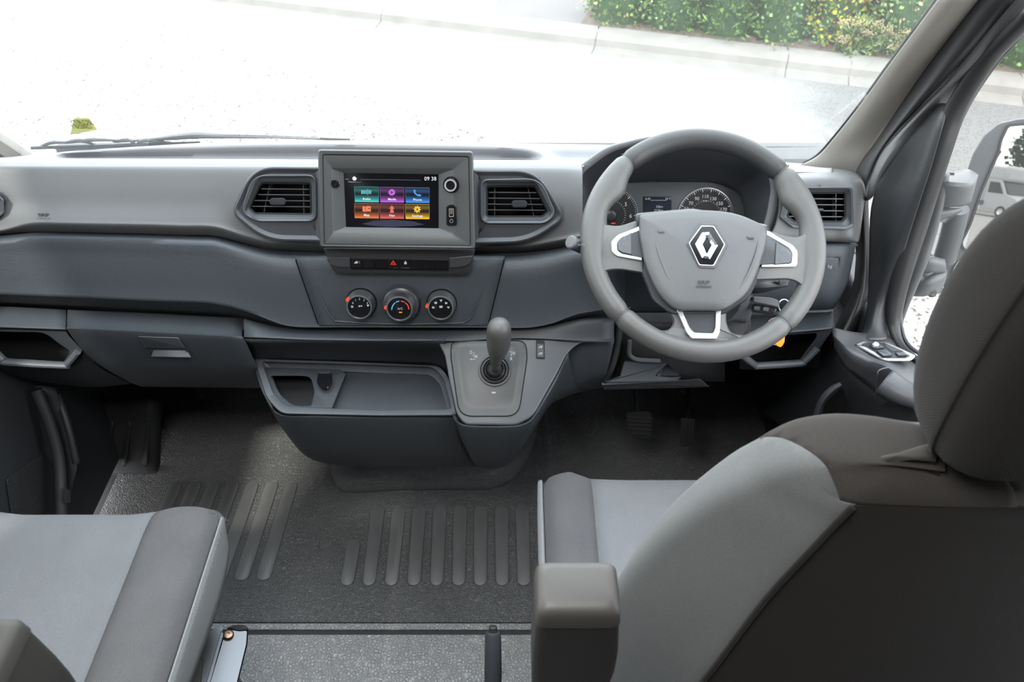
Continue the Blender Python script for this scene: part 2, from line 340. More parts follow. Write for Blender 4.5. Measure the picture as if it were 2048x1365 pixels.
# hedge shrubs
def leafmat(n, c, c2=None):
    m = M(n, c, .55, mott=.25, ms=5); b = m.node_tree.nodes['Principled BSDF']; return m
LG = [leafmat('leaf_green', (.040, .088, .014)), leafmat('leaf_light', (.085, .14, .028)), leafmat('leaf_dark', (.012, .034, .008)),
      leafmat('leaf_grey_green', (.085, .13, .06)), leafmat('leaf_yellow', (.21, .20, .02)), leafmat('leaf_red', (.22, .04, .035)), leafmat('flower_cream', (.20, .165, .085))]
def shrub(a, b, rad, h, nl, mix, label, ls=.034, group=None, spike=0):
    base = K(a, b, GZ + .08); t = thing('garden_shrub', label, 'shrub', base, group='shrubs in the garden bed')
    vs = []; fs = []; mi = []
    for i in range(nl):
        th = random.uniform(0, 2 * math.pi); z = random.random() ** .8; ph = math.sqrt(max(0, 1 - (z * 1.6 - .6) ** 2)) if z > .375 else 1.0
        q = random.uniform(.72, 1.05) * (1 + .13 * math.sin(5 * th + a * 3) + .1 * math.sin(9 * z + 3 * th))
        p = base + Vector((math.cos(th) * rad * ph * q, math.sin(th) * rad * ph * q, h * z * random.uniform(.9, 1.08)))
        out = Vector((math.cos(th), math.sin(th), .7 + random.uniform(-.3, .8))).normalized()
        d = (out + Vector([random.uniform(-.8, .8) for _ in range(3)])).normalized(); s = d.cross(Vector([random.uniform(-1, 1) for _ in range(3)])).normalized()
        L = ls * random.uniform(.6, 1.3); Wd = L * (.16 if random.random() < spike else random.uniform(.35, .6)); L *= 1.6 if Wd < L * .2 else 1
        k = len(vs); nn = d.cross(s) * L * .12
        vs += [p, p + d * L * .5 + s * Wd + nn, p + d * L, p + d * L * .5 - s * Wd + nn]; fs.append((k, k + 1, k + 2, k + 3))
        x = random.random(); c = 0
        for m_i, wgt in mix:
            if x < wgt: c = m_i; break
            x -= wgt
        mi.append(c)
    o = mesh('foliage', vs, fs, LG[0], t, angle=180, recalc=False)
    for m in LG[1:]: o.data.materials.append(m)
    o.data.polygons.foreach_set('material_index', mi); o['kind'] = 'stuff'
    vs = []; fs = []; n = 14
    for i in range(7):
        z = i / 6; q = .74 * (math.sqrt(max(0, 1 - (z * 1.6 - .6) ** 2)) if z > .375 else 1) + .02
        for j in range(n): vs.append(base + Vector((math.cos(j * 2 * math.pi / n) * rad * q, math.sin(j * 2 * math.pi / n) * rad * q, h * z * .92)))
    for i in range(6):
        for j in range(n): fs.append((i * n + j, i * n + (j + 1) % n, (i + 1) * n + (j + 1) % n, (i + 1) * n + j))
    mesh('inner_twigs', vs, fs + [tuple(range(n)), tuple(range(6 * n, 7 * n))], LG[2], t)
    return t
base_mix = [(0, .34), (1, .30), (2, .18), (3, .18)]
SH = [(.26, .32, .29, .62, 3000, [(0, .3), (1, .36), (2, .14), (4, .08), (6, .12)], 'bright green shrub at the left end of the garden bed, beside the driveway', .026, 0),
      (.68, .34, .31, .66, 3200, base_mix, 'rounded leafy green shrub, second from the left end of the bed', .028, 0),
      (1.08, .32, .30, .66, 3000, [(0, .5), (1, .34), (2, .16)], 'fine needle-leaved vivid green shrub in the middle of the bed', .042, .9),
      (1.46, .34, .31, .66, 3400, base_mix, 'broad green shrub right of the needle-leaved one', .028, 0),
      (1.86, .42, .32, .75, 3600, [(1, .26), (4, .50), (5, .16), (0, .08)], 'yellow-green shrub with reddish leaf tips near the windscreen pillar', .030, 0),
      (2.02, .17, .15, .20, 1300, [(3, .5), (1, .3), (4, .2)], 'low grey-green plant with long pale stems in front of the yellow shrub', .045, .6),
      (2.36, .34, .32, .66, 3600, [(3, .50), (1, .22), (6, .20), (0, .08)], 'grey-green shrub with cream flower heads beside the windscreen pillar', .028, .3),
      (3.2, .36, .36, .7, 2400, [(0, .5), (1, .4), (2, .1)], 'bright green shrub seen through the driver side window', .030, 0),
      (3.85, .36, .36, .7, 2000, base_mix, 'green shrub farthest right along the bed', .030, 0)]
for a, b, r_, h, nl, mix, lab, ls, spk in SH: shrub(a, b, r_, h, nl, mix, lab, ls, spike=spk)
# cream flower heads on the right
fl = thing('flowering_stems', 'cluster of cream flower heads rising above the grey-green shrub', 'flowers', K(2.2, .1, GZ + .1))
for i in range(18):
    p = K(1.86 + i * .038 + random.uniform(-.04, .04), random.uniform(-.05, .06), GZ + random.uniform(.18, .36)); vs = []; fs = []
    for j in range(46):
        q = p + Vector((random.gauss(0, .022), random.gauss(0, .02), random.gauss(0, .013))); e = .007; k = len(vs)
        vs += [q + Vector((e, 0, 0)), q + Vector((-e * .5, e, 0)), q + Vector((-e * .5, -e, 0)), q + Vector((0, 0, e * 1.3))]; fs += [(k, k + 1, k + 2), (k, k + 1, k + 3), (k + 1, k + 2, k + 3), (k, k + 2, k + 3)]
    h_ = mesh('flower_head', vs, fs, LG[6], fl, angle=180); h_['kind'] = 'stuff'
    tube('stem', LG[3], [p, Vector((p.x + .02, p.y + .1, GZ + .09))], .004, h_, seg=5)
# ================================================================== SETTING: cab shell
tag(box('floor', m_dkr, (-1.08, -3.2, -.06), (.76, 1.70, -.004), bevel=0), kind='structure')
WS = Pl((0, 1.42, .836), n=(0, -.424, -.29))
XC = -.2
def ws(x, z, off=0): return Vector((x, 1.42 + .085 * (1 - ((x - XC) / .84) ** 2) - (z - .836) * .29 / .424, z)) + WS.n * off
def wsp(u, v, off=0.0):
    p = WS.hit(u, v)
    for _ in range(8):
        q = ws(p.x, p.z); p = pt(u, v, q.y + off / WS.n.y)
    return p
def slab(name, mat, P, nrm, th, par=None, **k):
    P = [Vector(p) for p in P]; n = len(P); vs = P + [p + Vector(nrm).normalized() * th for p in P]
    return mesh(name, vs, [tuple(range(n)), tuple(range(n, 2 * n))] + [(i, (i + 1) % n, n + (i + 1) % n, n + i) for i in range(n)], mat, par, **k)
wg = grid('window_1', m_glass, [[ws(XC + (i / 8 - 1) * .845, z) for i in range(17)] for z in (.745, .95, 1.2, 1.45, 1.7, 1.97)], None, ku=1, kv=1, thick=.005, W=True, angle=180)
tag(wg, kind='structure')
tag(slab('scuttle_panel', m_bmat, [(-1.08, 1.66, .70), (.76, 1.66, .72), (.72, 1.46, .80), (-1.08, 1.46, .80)], (0, 1, 1), .02), 'black scuttle below the windscreen', kind='structure')
tag(box('ceiling', m_head, (-1.06, -3.2, 2.06), (.74, .52, 2.09), bevel=0), kind='structure')
tag(slab('header_rail', m_head, [ws(-1.06, 1.95), ws(-.6, 1.95), ws(XC, 1.95), ws(.25, 1.95), ws(.7, 1.95), (.7, .50, 2.08), (-1.06, .50, 2.08)], (0, 1, 1), .03), kind='structure')
tag(box('wall_back', m_dim, (-1.08, -3.24, -.05), (.76, -3.2, 2.09)), kind='structure')
tag(box('wall_left', m_dim, (-1.13, -3.2, -.05), (-1.09, .02, 2.09)), kind='structure')
tag(box('wall_right_lining', m_dim, (.762, -3.2, -.05), (.788, -.08, 2.09)), kind='structure')
tag(box('wall_right', m_paint, (.79, -.6, -.35), (.84, -.02, 2.09)), kind='structure')
tag(box('wall_outer', m_paint, (.79, -6.5, -.35), (1.03, -.6, 2.3)), kind='structure')
tag(slab('firewall', m_dkr, [(-1.08, 1.60, -.02), (.76, 1.60, -.02), (.76, 1.66, .74), (-1.08, 1.66, .74)], (0, 1, -.2), .03), kind='structure')
def pillar(name, side, mat, P0, P1, w_):
    pass
tag(box('kick_panel', m_doord, (.705, 1.16, -.02), (.76, 1.62, .70), bevel=0), kind='structure')
tag(box('kick_panel', m_doord, (-1.10, 1.38, -.02), (-1.045, 1.62, .70), bevel=0), kind='structure')
# front mat with ribs
fm = thing('floor_mat', 'moulded dark grey vinyl floor covering with raised ribs', 'floor mat', (-.1, 1.1, -.004))
def yz(v): return ptz(1024, v, 0).y
y1, y2, y3 = yz(1245), yz(1262), yz(1271)
box('mat_sheet', m_floor, (-1.04, y1, -.004), (.74, 1.60, 0), fm, bevel=.002)
box('mat_edge_strip', m_step, (-1.04, y2 + .002, -.004), (.74, y1 - .003, .001), fm, bevel=.002)
sm = thing('step_mat', 'grey pebble-grained vinyl step mat behind the dark joint line', 'floor mat', (-.1, .2, -.004))
box('mat_sheet', m_step, (-1.04, -3.0, -.004), (.74, y3, .003), sm, bevel=.002)
def stadium(name, mat, a, b, wa, wb, z0, h, par, **k):
    """raised rib between two points of the floor, with round ends"""
    A, B = Vector(a), Vector(b); d = (B - A).normalized(); s = Vector((0, 0, 1)).cross(d).normalized(); up = d.cross(s)
    if up.z < 0: up = -up
    def loop(e, hh):
        L = []
        for i in range(9): t = math.pi * (i / 8 - .5); L.append(A - d * math.cos(t) * (wa - e) + s * math.sin(t) * (wa - e) * -1 + up * hh)
        for i in range(9): t = math.pi * (i / 8 - .5); L.append(B + d * math.cos(t) * (wb - e) + s * math.sin(t) * (wb - e) + up * hh)
        return L
    rings = [loop(-.0022, 0), loop(-.0016, .0014), loop(-.0006, .0002), loop(0, h * .7), loop(.0016, h)]; n = 18; vs = [p for r in rings for p in r]; fs = []
    for r in range(4):
        for i in range(n): fs.append((r * n + i, r * n + (i + 1) % n, (r + 1) * n + (i + 1) % n, (r + 1) * n + i))
    fs.append(tuple(range(4 * n, 5 * n)))
    return mesh(name, vs, fs, mat, par, **k)
def rib(u0, v0, u1, v1, hw0, hw1, z=0, mat=None):
    a = ptz(u0, v0 + hw0, z); b = ptz(u1, v1 - hw1, z); s = lambda p: FPX / (p - CAM).dot(FW)
    stadium('rib', mat or m_rib, a, b, hw0 / s(a), hw1 / s(b), z, .0035, fm)
f8 = lambda x, y: (600 + x / 2.926, 900 + y / 2.926)
for xt, xb in zip((455, 577, 697, 818, 937, 1057, 1178, 1300), (405, 535, 667, 800, 928, 1055, 1183, 1310)):
    a, b = f8(xt, 325), f8(xb, 800); rib(a[0], a[1], b[0], b[1], 13, 13)
a, b = f8(312, 530), f8(278, 800); rib(a[0], a[1], b[0], b[1], 13, 13)
for xt, xb in zip((1270, 1185, 1100, 1015, 930, 850, 765), (1155, 1060, 965, 869, 775, 680, 588)):
    rib(xt / 2.184, 740 + 485 / 2.184, xb / 2.184, 740 + 925 / 2.184, 12.5, 14.5)
# hump where the console foot meets the floor
def zr(L, z): return [ptz(u, v, z) for u, v in L]
grid('console_hump', m_floor, [zr([(690, 760), (672, 860), (662, 930), (672, 968), (700, 986), (800, 981), (930, 980), (985, 978), (1030, 955), (1062, 905), (1076, 850), (1092, 790)], 0),
                        zr([(700, 760), (682, 860), (672, 930), (681, 962), (704, 976), (800, 971), (930, 970), (980, 966), (1022, 944), (1052, 898), (1064, 848), (1080, 790)], .022),
                        zr([(716, 760), (700, 860), (694, 925), (700, 948), (722, 957), (800, 950), (925, 948), (968, 942), (1004, 922), (1030, 884), (1042, 840), (1060, 790)], .045),
                        zr([(760, 760), (750, 800), (740, 890), (750, 915), (770, 920), (820, 918), (900, 915), (940, 905), (960, 890), (980, 860), (1000, 820), (1010, 780)], .05)], fm, ku=4, kv=3, W=True, thick=.003, angle=80)
tube('moulded_ridge', m_floor, [ptz(1086, 790, .0), ptz(1090, 860, .0), ptz(1097, 920, 0), ptz(1100, 990, -.002), ptz(1098, 1060, -.006)], [.008, .010, .012, .010, .006], fm, k=4, flat=.5)
# raised passenger toe board with three ribs
grid('toe_board', m_dkr, [[ptz(150, 945, .0), ptz(240, 948, .0), ptz(312, 948, .0), ptz(322, 946, -.01)],
                          [ptz(150, 925, .03), ptz(240, 928, .03), ptz(305, 928, .03), ptz(320, 930, .0)],
                          [ptz(170, 800, .22), ptz(240, 800, .22), ptz(312, 800, .22), ptz(326, 800, .17)]], fm, ku=3, kv=3, W=True, angle=60)
for ub, ut in ((206, 222), (247, 256), (288, 292)):
    a = ptz(ut, 850, .145); b = ptz(ub, 921, .045); stadium('rib', m_dkr, a + Vector((0, 0, .001)), b + Vector((0, 0, .001)), .013, .015, 0, .003, fm)
# left door, dark, with speaker grille
dl = thing('door_2', 'dark passenger door lower panel with round-cornered speaker grille', 'door', (-1.03, .7, 0), kind='structure')
DL = Pl((-1.02, .9, .3), n=(1, 0, .06))
box('door_panel', m_doord, (-1.09, .02, .04), (-1.025, 1.42, .80), dl, bevel=.01)
plate('speaker_grille', M('speaker_mesh', (.02, .022, .024), .5, grain=1, gs=300, kind='cell'), Pl((-1.025, .9, .3), n=(1, 0, 0)), [(12, 958), (88, 908), (104, 925), (112, 1000), (100, 1080), (30, 1080)], dl, -.004, .006, r=10, bev=2)
tube('sill_edge', m_doord, [ptx(72, 780, -1.0), ptx(100, 850, -.985), ptx(118, 920, -.975), ptx(122, 1000, -.97), ptx(122, 1060, -.97)], .012, dl, k=4)
tube('sill_edge', m_doord, [ptx(115, 790, -1.0), ptx(135, 850, -.975), ptx(150, 915, -.965), ptx(152, 925, -.965)], .008, dl, k=4)
grid('wheel_arch', m_doord, [[ptx(60, 770, -1.03), ptx(100, 860, -1.02), ptx(122, 1060, -1.02)], [ptx(110, 775, -.99), ptx(135, 860, -.98), ptx(152, 935, -.96)]], dl, ku=3, kv=2, W=True)
plate('door_catch', m_satin, Pl((-.965, .9, .1), n=(1, -.3, .1)), [(124, 975), (140, 980), (142, 1006), (128, 1008)], dl, -.01, .004, r=5)
box('door_glass', m_glass2, (-1.075, .24, 1.0), (-1.07, 1.0, 1.6), dl, bevel=0)
box('quarter_panel', m_doord, (-1.09, 1.0, .99), (-1.05, 1.32, 1.7), dl, bevel=.01)
box('door_sill_trim', m_door, (-1.09, .02, .78), (-1.03, 1.42, 1.0), dl, bevel=.01)
box('rear_post', m_head, (-1.12, -.06, .8), (-1.04, .26, 2.08), dl, bevel=.01)
box('top_rail', m_head, (-1.10, .02, 1.6), (-1.05, 1.0, 2.08), dl, bevel=.01)
tag(tube('left_pillar', m_pil, [(-1.03, 1.46, .80), (-1.04, 1.13, 1.26), (-1.03, .68, 1.95)], .035, k=3, seg=10), 'beige grey windscreen pillar on the passenger side', 'pillar', kind='structure')
# right pillar (beige trim), its rubber seal and the door frame behind it
pr = thing('right_pillar', 'beige grey windscreen pillar trim rising at the right', 'pillar', (.62, 1.40, .83), kind='structure')
rows = [[(1893, -25, 1.115), (1925, -25, 1.09), (1965, -25, 1.085), (2000, -25, 1.10)],
        [(1783, 123, 1.22), (1808, 123, 1.195), (1850, 123, 1.185), (1884, 128, 1.195)],
        [(1721, 209, 1.29), (1748, 209, 1.26), (1788, 212, 1.245), (1822, 220, 1.245)],
        [(1668, 276, 1.345), (1700, 276, 1.31), (1745, 282, 1.285), (1780, 295, 1.28)],
        [(1635, 312, 1.375), (1668, 314, 1.34), (1715, 324, 1.30), (1750, 340, 1.285)],
        [(1600, 330, 1.39), (1640, 345, 1.36), (1700, 365, 1.315), (1740, 380, 1.29)]]
grid('pillar_trim', m_pil, rows, pr, ku=4, kv=4, angle=180)
tube('glass_edge', m_bmat, [pt(u, v, y + .012) for u, v, y in ((1893, -25, 1.115), (1783, 123, 1.22), (1721, 209, 1.29), (1668, 276, 1.345), (1635, 312, 1.375), (1608, 327, 1.39))], .004, pr, k=4, seg=8)
rows = [[(1975, -25, 1.09), (2010, -25, 1.06), (2045, -25, 1.05), (2072, -25, 1.07)],
        [(1857, 128, 1.19), (1882, 130, 1.15), (1900, 136, 1.135), (1912, 146, 1.15)],
        [(1797, 215, 1.245), (1815, 213, 1.20), (1828, 216, 1.18), (1838, 222, 1.195)],
        [(1750, 285, 1.28), (1760, 287, 1.235), (1768, 291, 1.215), (1773, 297, 1.225)],
        [(1718, 330, 1.30), (1732, 336, 1.245), (1742, 343, 1.225), (1748, 351, 1.235)],
        [(1708, 380, 1.29), (1720, 392, 1.23), (1729, 400, 1.21), (1737, 406, 1.225)],
        [(1708, 560, 1.20), (1718, 570, 1.15), (1730, 580, 1.14), (1740, 590, 1.15)],
        [(1655, 680, 1.12), (1665, 690, 1.08), (1680, 695, 1.07), (1690, 700, 1.08)]]
grid('rubber_seal', m_seal, rows, pr, ku=4, kv=4, angle=180)
# ================================================================== DASHBOARD
DP = Pl(pt(800, 580, 1.085), 20)
dpy = lambda u, v, off=0: DP.hit(u, v, off).y
db = thing('dashboard', 'two-tone grey moulded dashboard spanning the full width under the windscreen', 'dashboard', (-.19, 1.3, .6))
US = [-170, -60, 66, 133, 232, 300, 382, 430, 470, 531, 600, 680, 800, 946, 1055, 1122, 1160, 1240, 1330, 1420, 1500, 1560, 1620, 1665]
def interp(T, u):
    for (a, b), (c, d) in zip(T, T[1:]):
        if u <= c: return b + (d - b) * max(0, (u - a)) / (c - a)
    return T[-1][1]
lipv = [(-170, 316), (490, 318), (640, 319), (946, 320), (1122, 321), (1180, 326), (1560, 335), (1665, 337)]
rearv = [(-170, 314), (0, 312), (66, 309), (232, 296), (382, 287), (531, 282), (680, 281), (946, 285), (1118, 288), (1330, 292), (1545, 322), (1665, 333)]
wallv = [(-170, 316), (66, 315), (133, 304), (232, 299), (285, 296), (498, 290), (680, 289), (946, 293), (1055, 299), (1122, 318), (1665, 336)]
flat = lambda u: u < 70 or u > 1118
HO = [(1160, 500), (1156, 360), (1160, 345), (1216, 302), (1300, 279), (1500, 281), (1538, 330), (1545, 380), (1500, 500)]
grid('top_cover', M('dash_top_grain', (.125, .128, .135), .42, grain=.15, gs=800), [
    [(u, interp(lipv, u) + 9, 1.222) for u in US],
    [(u, interp(lipv, u) + 3, 1.235) for u in US],
    [(u, interp(lipv, u), 1.25) for u in US],
    [(u, interp(lipv, u) - (.5 if flat(u) else 0), 1.27 if flat(u) else 1.31) for u in US],
    [(u, interp(wallv, u), 1.32) for u in US],
    [(u, min(interp(wallv, u), interp(rearv, u) + 4), 1.36) for u in US],
    [(u, interp(rearv, u), 1.455) for u in US]], db, ku=8, kv=4, angle=60, post=lambda u, v, Y: max(Y, 1.36) if inside(u, v, HO) else Y)
# upper soft pad, with the openings hidden behind the vent panels
fe = [(-170, 466), (0, 463), (60, 450), (130, 450), (300, 453), (430, 457), (490, 474), (540, 486), (640, 491), (950, 495), (1055, 493), (1130, 480), (1165, 474), (1250, 474), (1665, 474)]
fu = [(-170, 478), (0, 472), (60, 467), (130, 467), (300, 471), (430, 475), (490, 490), (540, 502), (640, 506), (800, 508), (950, 509), (1055, 506), (1130, 496), (1165, 490), (1250, 490), (1665, 490)]
U2 = [-170, -60, 0, 60, 130, 215, 300, 365, 430, 490, 540, 590, 640, 720, 800, 875, 950, 1000, 1055, 1130, 1165]
fa = lambda x, y: (440 + x / 6.825, 300 + y / 6.825); fb = lambda x, y: (930 + x / 6.825, 310 + y / 6.825); fc = lambda x, y: (1100 + x / 2.438, 230 + y / 2.438)
HL = inset([fa(*p) for p in ((1300, 300), (540, 300), (250, 850), (600, 1130), (1300, 1160))], 4); HR = inset([fb(*p) for p in ((170, 270), (920, 280), (1270, 840), (880, 1090), (170, 1120))], 4)
HX = [(-128, 378), (-22, 378), (2, 404), (2, 422), (-10, 434), (-128, 434)]; HE = [fc(*p) for p in ((1195, 376), (1455, 372), (1460, 520), (1430, 532), (1196, 528), (1152, 496))]
grid('upper_pad', m_up, [
    [(u, interp(lipv, u) + 4, 1.232) for u in U2],
    [(u, interp(lipv, u) + 12, 1.214) for u in U2],
    [(u, interp(lipv, u) + 22, 1.200) for u in U2],
    [(u, 372, 1.182) for u in U2],
    [(u, 410, 1.164) for u in U2],
    [(u, interp(fe, u) - 12, 1.145) for u in U2],
    [(u, interp(fe, u), 1.140) for u in U2],
    [(u, interp(fu, u) - 1, 1.158) for u in U2]], db, ku=6, kv=6, angle=75, post=lambda u, v, Y: Y + .075 if inside(u, v, HL) or inside(u, v, HR) or inside(u, v, HX) or (660 < u < 930 and 345 < v < 460) else Y)
lo = [(-170, 586), (0, 590), (130, 595), (300, 603), (400, 606), (430, 609), (470, 617), (520, 633), (560, 648), (600, 654), (1060, 655), (1110, 645), (1157, 628), (1250, 615)]
un = [(-170, 608), (0, 614), (130, 620), (300, 628), (430, 634), (490, 638), (520, 644), (560, 653), (600, 658), (1060, 658), (1110, 650), (1157, 640), (1250, 640)]
U3 = [-170, -60, 0, 60, 130, 215, 300, 365, 400, 430, 470, 520, 560, 600, 680, 800, 900, 1000, 1060, 1110, 1157, 1250]
def mid(u, t):
    a = interp(fu, u) + 10; b = interp(lo, u) - 6; return a + (b - a) * t
grid('lower_pad', m_low, [
    [(u, interp(fu, u) - 2, 1.156) for u in U3],
    [(u, interp(fu, u) + 3, 1.140) for u in U3],
    [(u, mid(u, 0), 1.116) for u in U3],
    [(u, mid(u, .18), dpy(u, mid(u, .18))) for u in U3],
    [(u, mid(u, .5), dpy(u, mid(u, .5))) for u in U3],
    [(u, mid(u, 1), dpy(u, mid(u, 1))) for u in U3],
    [(u, interp(lo, u), dpy(u, interp(lo, u)) + .004) for u in U3],
    [(u, interp(un, u) + 2, 1.115) for u in U3]], db, ku=2, kv=2, angle=75)
# seams and centre stack skin
def csx(s, v): return (588 + (v - 507) / 149 * 52) if s == 0 else (1010 - (v - 509) / 147 * 36)
rows = []
for v in (511, 520, 540, 570, 600, 630, 645, 652):
    l, r_ = csx(0, v), csx(1, v); vv = [v] * 7
    if v == 511: vv = [506 + 5] * 7
    rows.append([(l + (r_ - l) * i / 6, v, DP.hit(l + (r_ - l) * i / 6, v, .0035).y + (.012 if v == 511 else .003 if v == 520 else 0)) for i in range(7)])
grid('centre_stack_skin', m_low, rows, db, ku=2, kv=2, thick=.003)
for s in (0, 1):
    tube('seam_line', m_gap, [DP.hit(csx(s, v) + (-1 if s == 0 else 1), v, .0005) for v in (520, 540, 580, 620, 648)], .0013, db, seg=6, k=2)
gv = [(634, 572), (645, 600), (657, 625), (668, 638), (682, 643), (792, 648), (915, 646), (930, 643), (943, 634), (955, 605), (967, 574)]
tube('moulded_groove', m_low, [DP.hit(u, v, .004) for u, v in gv], [.0006, .002, .003, .003, .003, .003, .003, .003, .002, .0006], db, seg=8, k=3, flat=.6)
# embossed lettering on the passenger airbag
UPP = Pl(pt(87, 432, 1.149), n=(0, -1, .30))
txt('airbag_lettering', 'SRP', 87, 430.5, 6, UPP, m_low, db, off=.0015, sx=1.5, bold=.02); txt('airbag_lettering', 'AIRBAG', 87, 439, 4, UPP, m_low, db, off=.0035, sx=1.35)
box('underside', m_dkr, (-1.06, 1.125, .62), (.70, 1.598, .64), db, bevel=0); box('bulkhead', m_dkr, (-1.06, 1.43, .63), (.60, 1.445, .79), db, bevel=0)
# glovebox and left pocket
js = [(-170, 608), (0, 613), (133, 620), (300, 627), (485, 637)]; ks = [(-170, 648), (0, 652), (133, 657), (300, 665), (485, 674)]
gb = thing('glovebox', 'dark grey glovebox door with pale shelf edge and recessed latch, left of the console', 'glovebox', pt(310, 700, 1.1))
def lr(a, b, n=6): return [a + (b - a) * i / n for i in range(n + 1)]
rows = [[(u, interp(js, u), 1.10) for u in lr(135, 485)], [(u, interp(js, u) + 3, 1.09) for u in lr(135, 485)], [(u, interp(ks, u) - 4, 1.048) for u in lr(134, 484)], [(u, interp(ks, u) + 2, 1.041) for u in lr(134, 485)],
        [(u, 682 + (u - 140) * .02, 1.041) for u in lr(150, 492)], [(u, 706 + (u - 160) * .02, 1.045) for u in lr(171, 503)], [(u, 735 + (u - 200) * .015, 1.056) for u in lr(206, 516)],
        [(u, 766 + (u - 270) * .012, 1.10) for u in lr(262, 530)], [(u, 774 + (u - 270) * .01, 1.13) for u in lr(285, 540)]]
grid('door', m_dk, rows, gb, ku=2, kv=3, angle=75)
GP = Pl(pt(320, 690, 1.043), 6)
frame('latch_recess', m_dkr, GP, [(269, 671), (358, 674), (384, 718), (302, 716)], [(273, 673), (355, 676), (379, 716), (304, 714)], gb, -.002, .0012, r=3)
plate('latch_handle', m_satin, GP, [(274, 672.5), (357, 675.5), (371, 698), (286, 696)], gb, -.004, .0065, r=3, bev=1.5)
plate('latch_finger_pad', m_smooth, Pl(GP.hit(340, 708, .003), 48), [(308, 698), (374, 699.5), (383, 716), (302, 714)], gb, -.004, .0, r=2)
pk = thing('door_side_pocket', 'open storage pocket with pale rim at the left end of the dashboard', 'storage pocket', pt(60, 690, 1.1))
hole = [(-140, 662), (90, 665, 22), (118, 688, 14), (142, 703), (128, 724, 3), (14, 717, 5), (-2, 700), (-140, 690)]
PK = Pl(pt(60, 690, 1.045), 10)
rows = [[(u, interp(js, u), 1.10) for u in lr(-170, 132)], [(u, interp(js, u) + 3, 1.09) for u in lr(-170, 132)], [(u, interp(ks, u) - 4, 1.050) for u in lr(-170, 131)], [(u, interp(ks, u) + 2, 1.043) for u in lr(-170, 131)]]
grid('shelf_edge', m_dk, rows, pk, ku=2, kv=3, angle=75)
ho = [(-170, 652), (131, 659, 2), (138, 672, 2), (166, 702, 4), (132, 736, 6), (2, 728, 6), (-30, 700), (-170, 700)]
frame('pocket_face', m_dk, PK, ho, hole, pk, -.03, 0, oi=-.09, r=8, seg=5)
plate('pocket_back', m_dkr, PK, [(-160, 655), (135, 660), (150, 700), (130, 732), (0, 725), (-160, 700)], pk, -.1, -.088, r=4)
tube('pocket_rim', m_smooth, [PK.hit(u, v, .004) for u, v in ((-22, 694), (4, 719), (16, 725), (126, 731), (135, 728), (155, 704))], .0075, pk, seg=10, k=2, flat=.8)
rows = [[(u, v, 1.056) for u, v in ((-170, 700), (-28, 702), (8, 730), (70, 734), (132, 737), (166, 704))],
        [(u, v, 1.075) for u, v in ((-170, 715), (-28, 722), (20, 742), (80, 752), (150, 755), (205, 740))],
        [(u, v, 1.12) for u, v in ((-170, 740), (-20, 745), (40, 758), (110, 768), (190, 775), (262, 768))]]
grid('pocket_underside', m_dkr, rows, pk, ku=3, kv=3, angle=80)
# ------------------------------------------------------------------ vent panels and vents
VP = Pl(pt(700, 410, 1.150), 22)
m_vs = M('vent_surround_grey', (.040, .043, .048), .36, grain=.06, gs=900)
def vent(label, pl, trim, tl, rings, grille, slats, vanes, knob, ofs=0.0, group='dashboard air vents'):
    c = pl.hit(knob[0], knob[1]); t = thing('air_vent', label, 'air vent', c, group)
    if trim:
        q = rp(trim, 14, 8)
        ring('surround_panel', m_vs, pl, [(q, -.02), (q, .004), (inset(q, 1.5), .0055), (inset(q, 4), .006), (inset(q, 12), .001), (rp(rings[0], 9, 8), .001)], t, cap1=False, angle=22)
        q2 = rp(tl, 10, 6)
    a = rp(rings[0], 9, 6); b = rp(rings[1], 8, 6); g = rp(grille, 6, 6)
    ring('bezel', m_smooth, pl, [(a, ofs - .002), (inset(a, .6), ofs + .0055), (inset(a, 2.2), ofs + .0065), (b, ofs + .004), (inset(b, .8), ofs + .0005), (inset(g, -3.5), ofs - .004), (g, ofs - .008), (g, ofs - .03)], t, cap1=False)
    ring('grille_frame', m_bmat, pl, [(inset(g, -.5), ofs - .008), (inset(g, .6), ofs - .006), (inset(g, 2), ofs - .0065), (inset(g, 2.2), ofs - .012)], t, cap1=False)
    plate('duct', m_gap, pl, grille, t, ofs - .05, ofs - .045, r=5)
    for u0, u1, v in slats:
        z0 = slats.index((u0, u1, v)); p = [pl.hit(u0, v, ofs - .010), pl.hit(u1, v + (u1 - u0) * .008, ofs - .010)]; d = Vector((0, .84, -.56)).normalized() * .012; h = Vector((0, .0002, .0009))
        vs = [p[0] - h, p[1] - h, p[1] + h, p[0] + h]; vs += [q_ + d for q_ in vs]
        mesh('slat', vs, [(0, 1, 2, 3), (4, 5, 6, 7), (0, 1, 5, 4), (2, 3, 7, 6), (1, 2, 6, 5), (0, 3, 7, 4)], m_slat, t)
    for ua, va, ub, vb in vanes:
        p = [pl.hit(ua, va, ofs - .020), pl.hit(ub, vb, ofs - .020)]; d = -pl.n * .018; h = Vector((.0006, 0, 0))
        vs = [p[0] - h, p[1] - h, p[1] + h, p[0] + h]; vs += [q_ + d for q_ in vs]
        mesh('vane', vs, [(0, 1, 2, 3), (4, 5, 6, 7), (0, 1, 5, 4), (2, 3, 7, 6), (1, 2, 6, 5), (0, 3, 7, 4)], m_slat, t)
    u, v, wd, ht = knob
    k_ = plate('thumb_tab', m_satin, pl, [(u - wd / 2, v - ht * .1), (u - wd * .36, v - ht / 2), (u + wd * .36, v - ht / 2), (u + wd / 2, v - ht * .1), (u + wd * .4, v + ht * .45), (u - wd * .4, v + ht * .45)], t, ofs - .012, ofs - .002, r=3, bev=1.5)
    return t
fa = lambda x, y: (440 + x / 6.825, 300 + y / 6.825); fb = lambda x, y: (930 + x / 6.825, 310 + y / 6.825); fc = lambda x, y: (1100 + x / 2.438, 230 + y / 2.438)
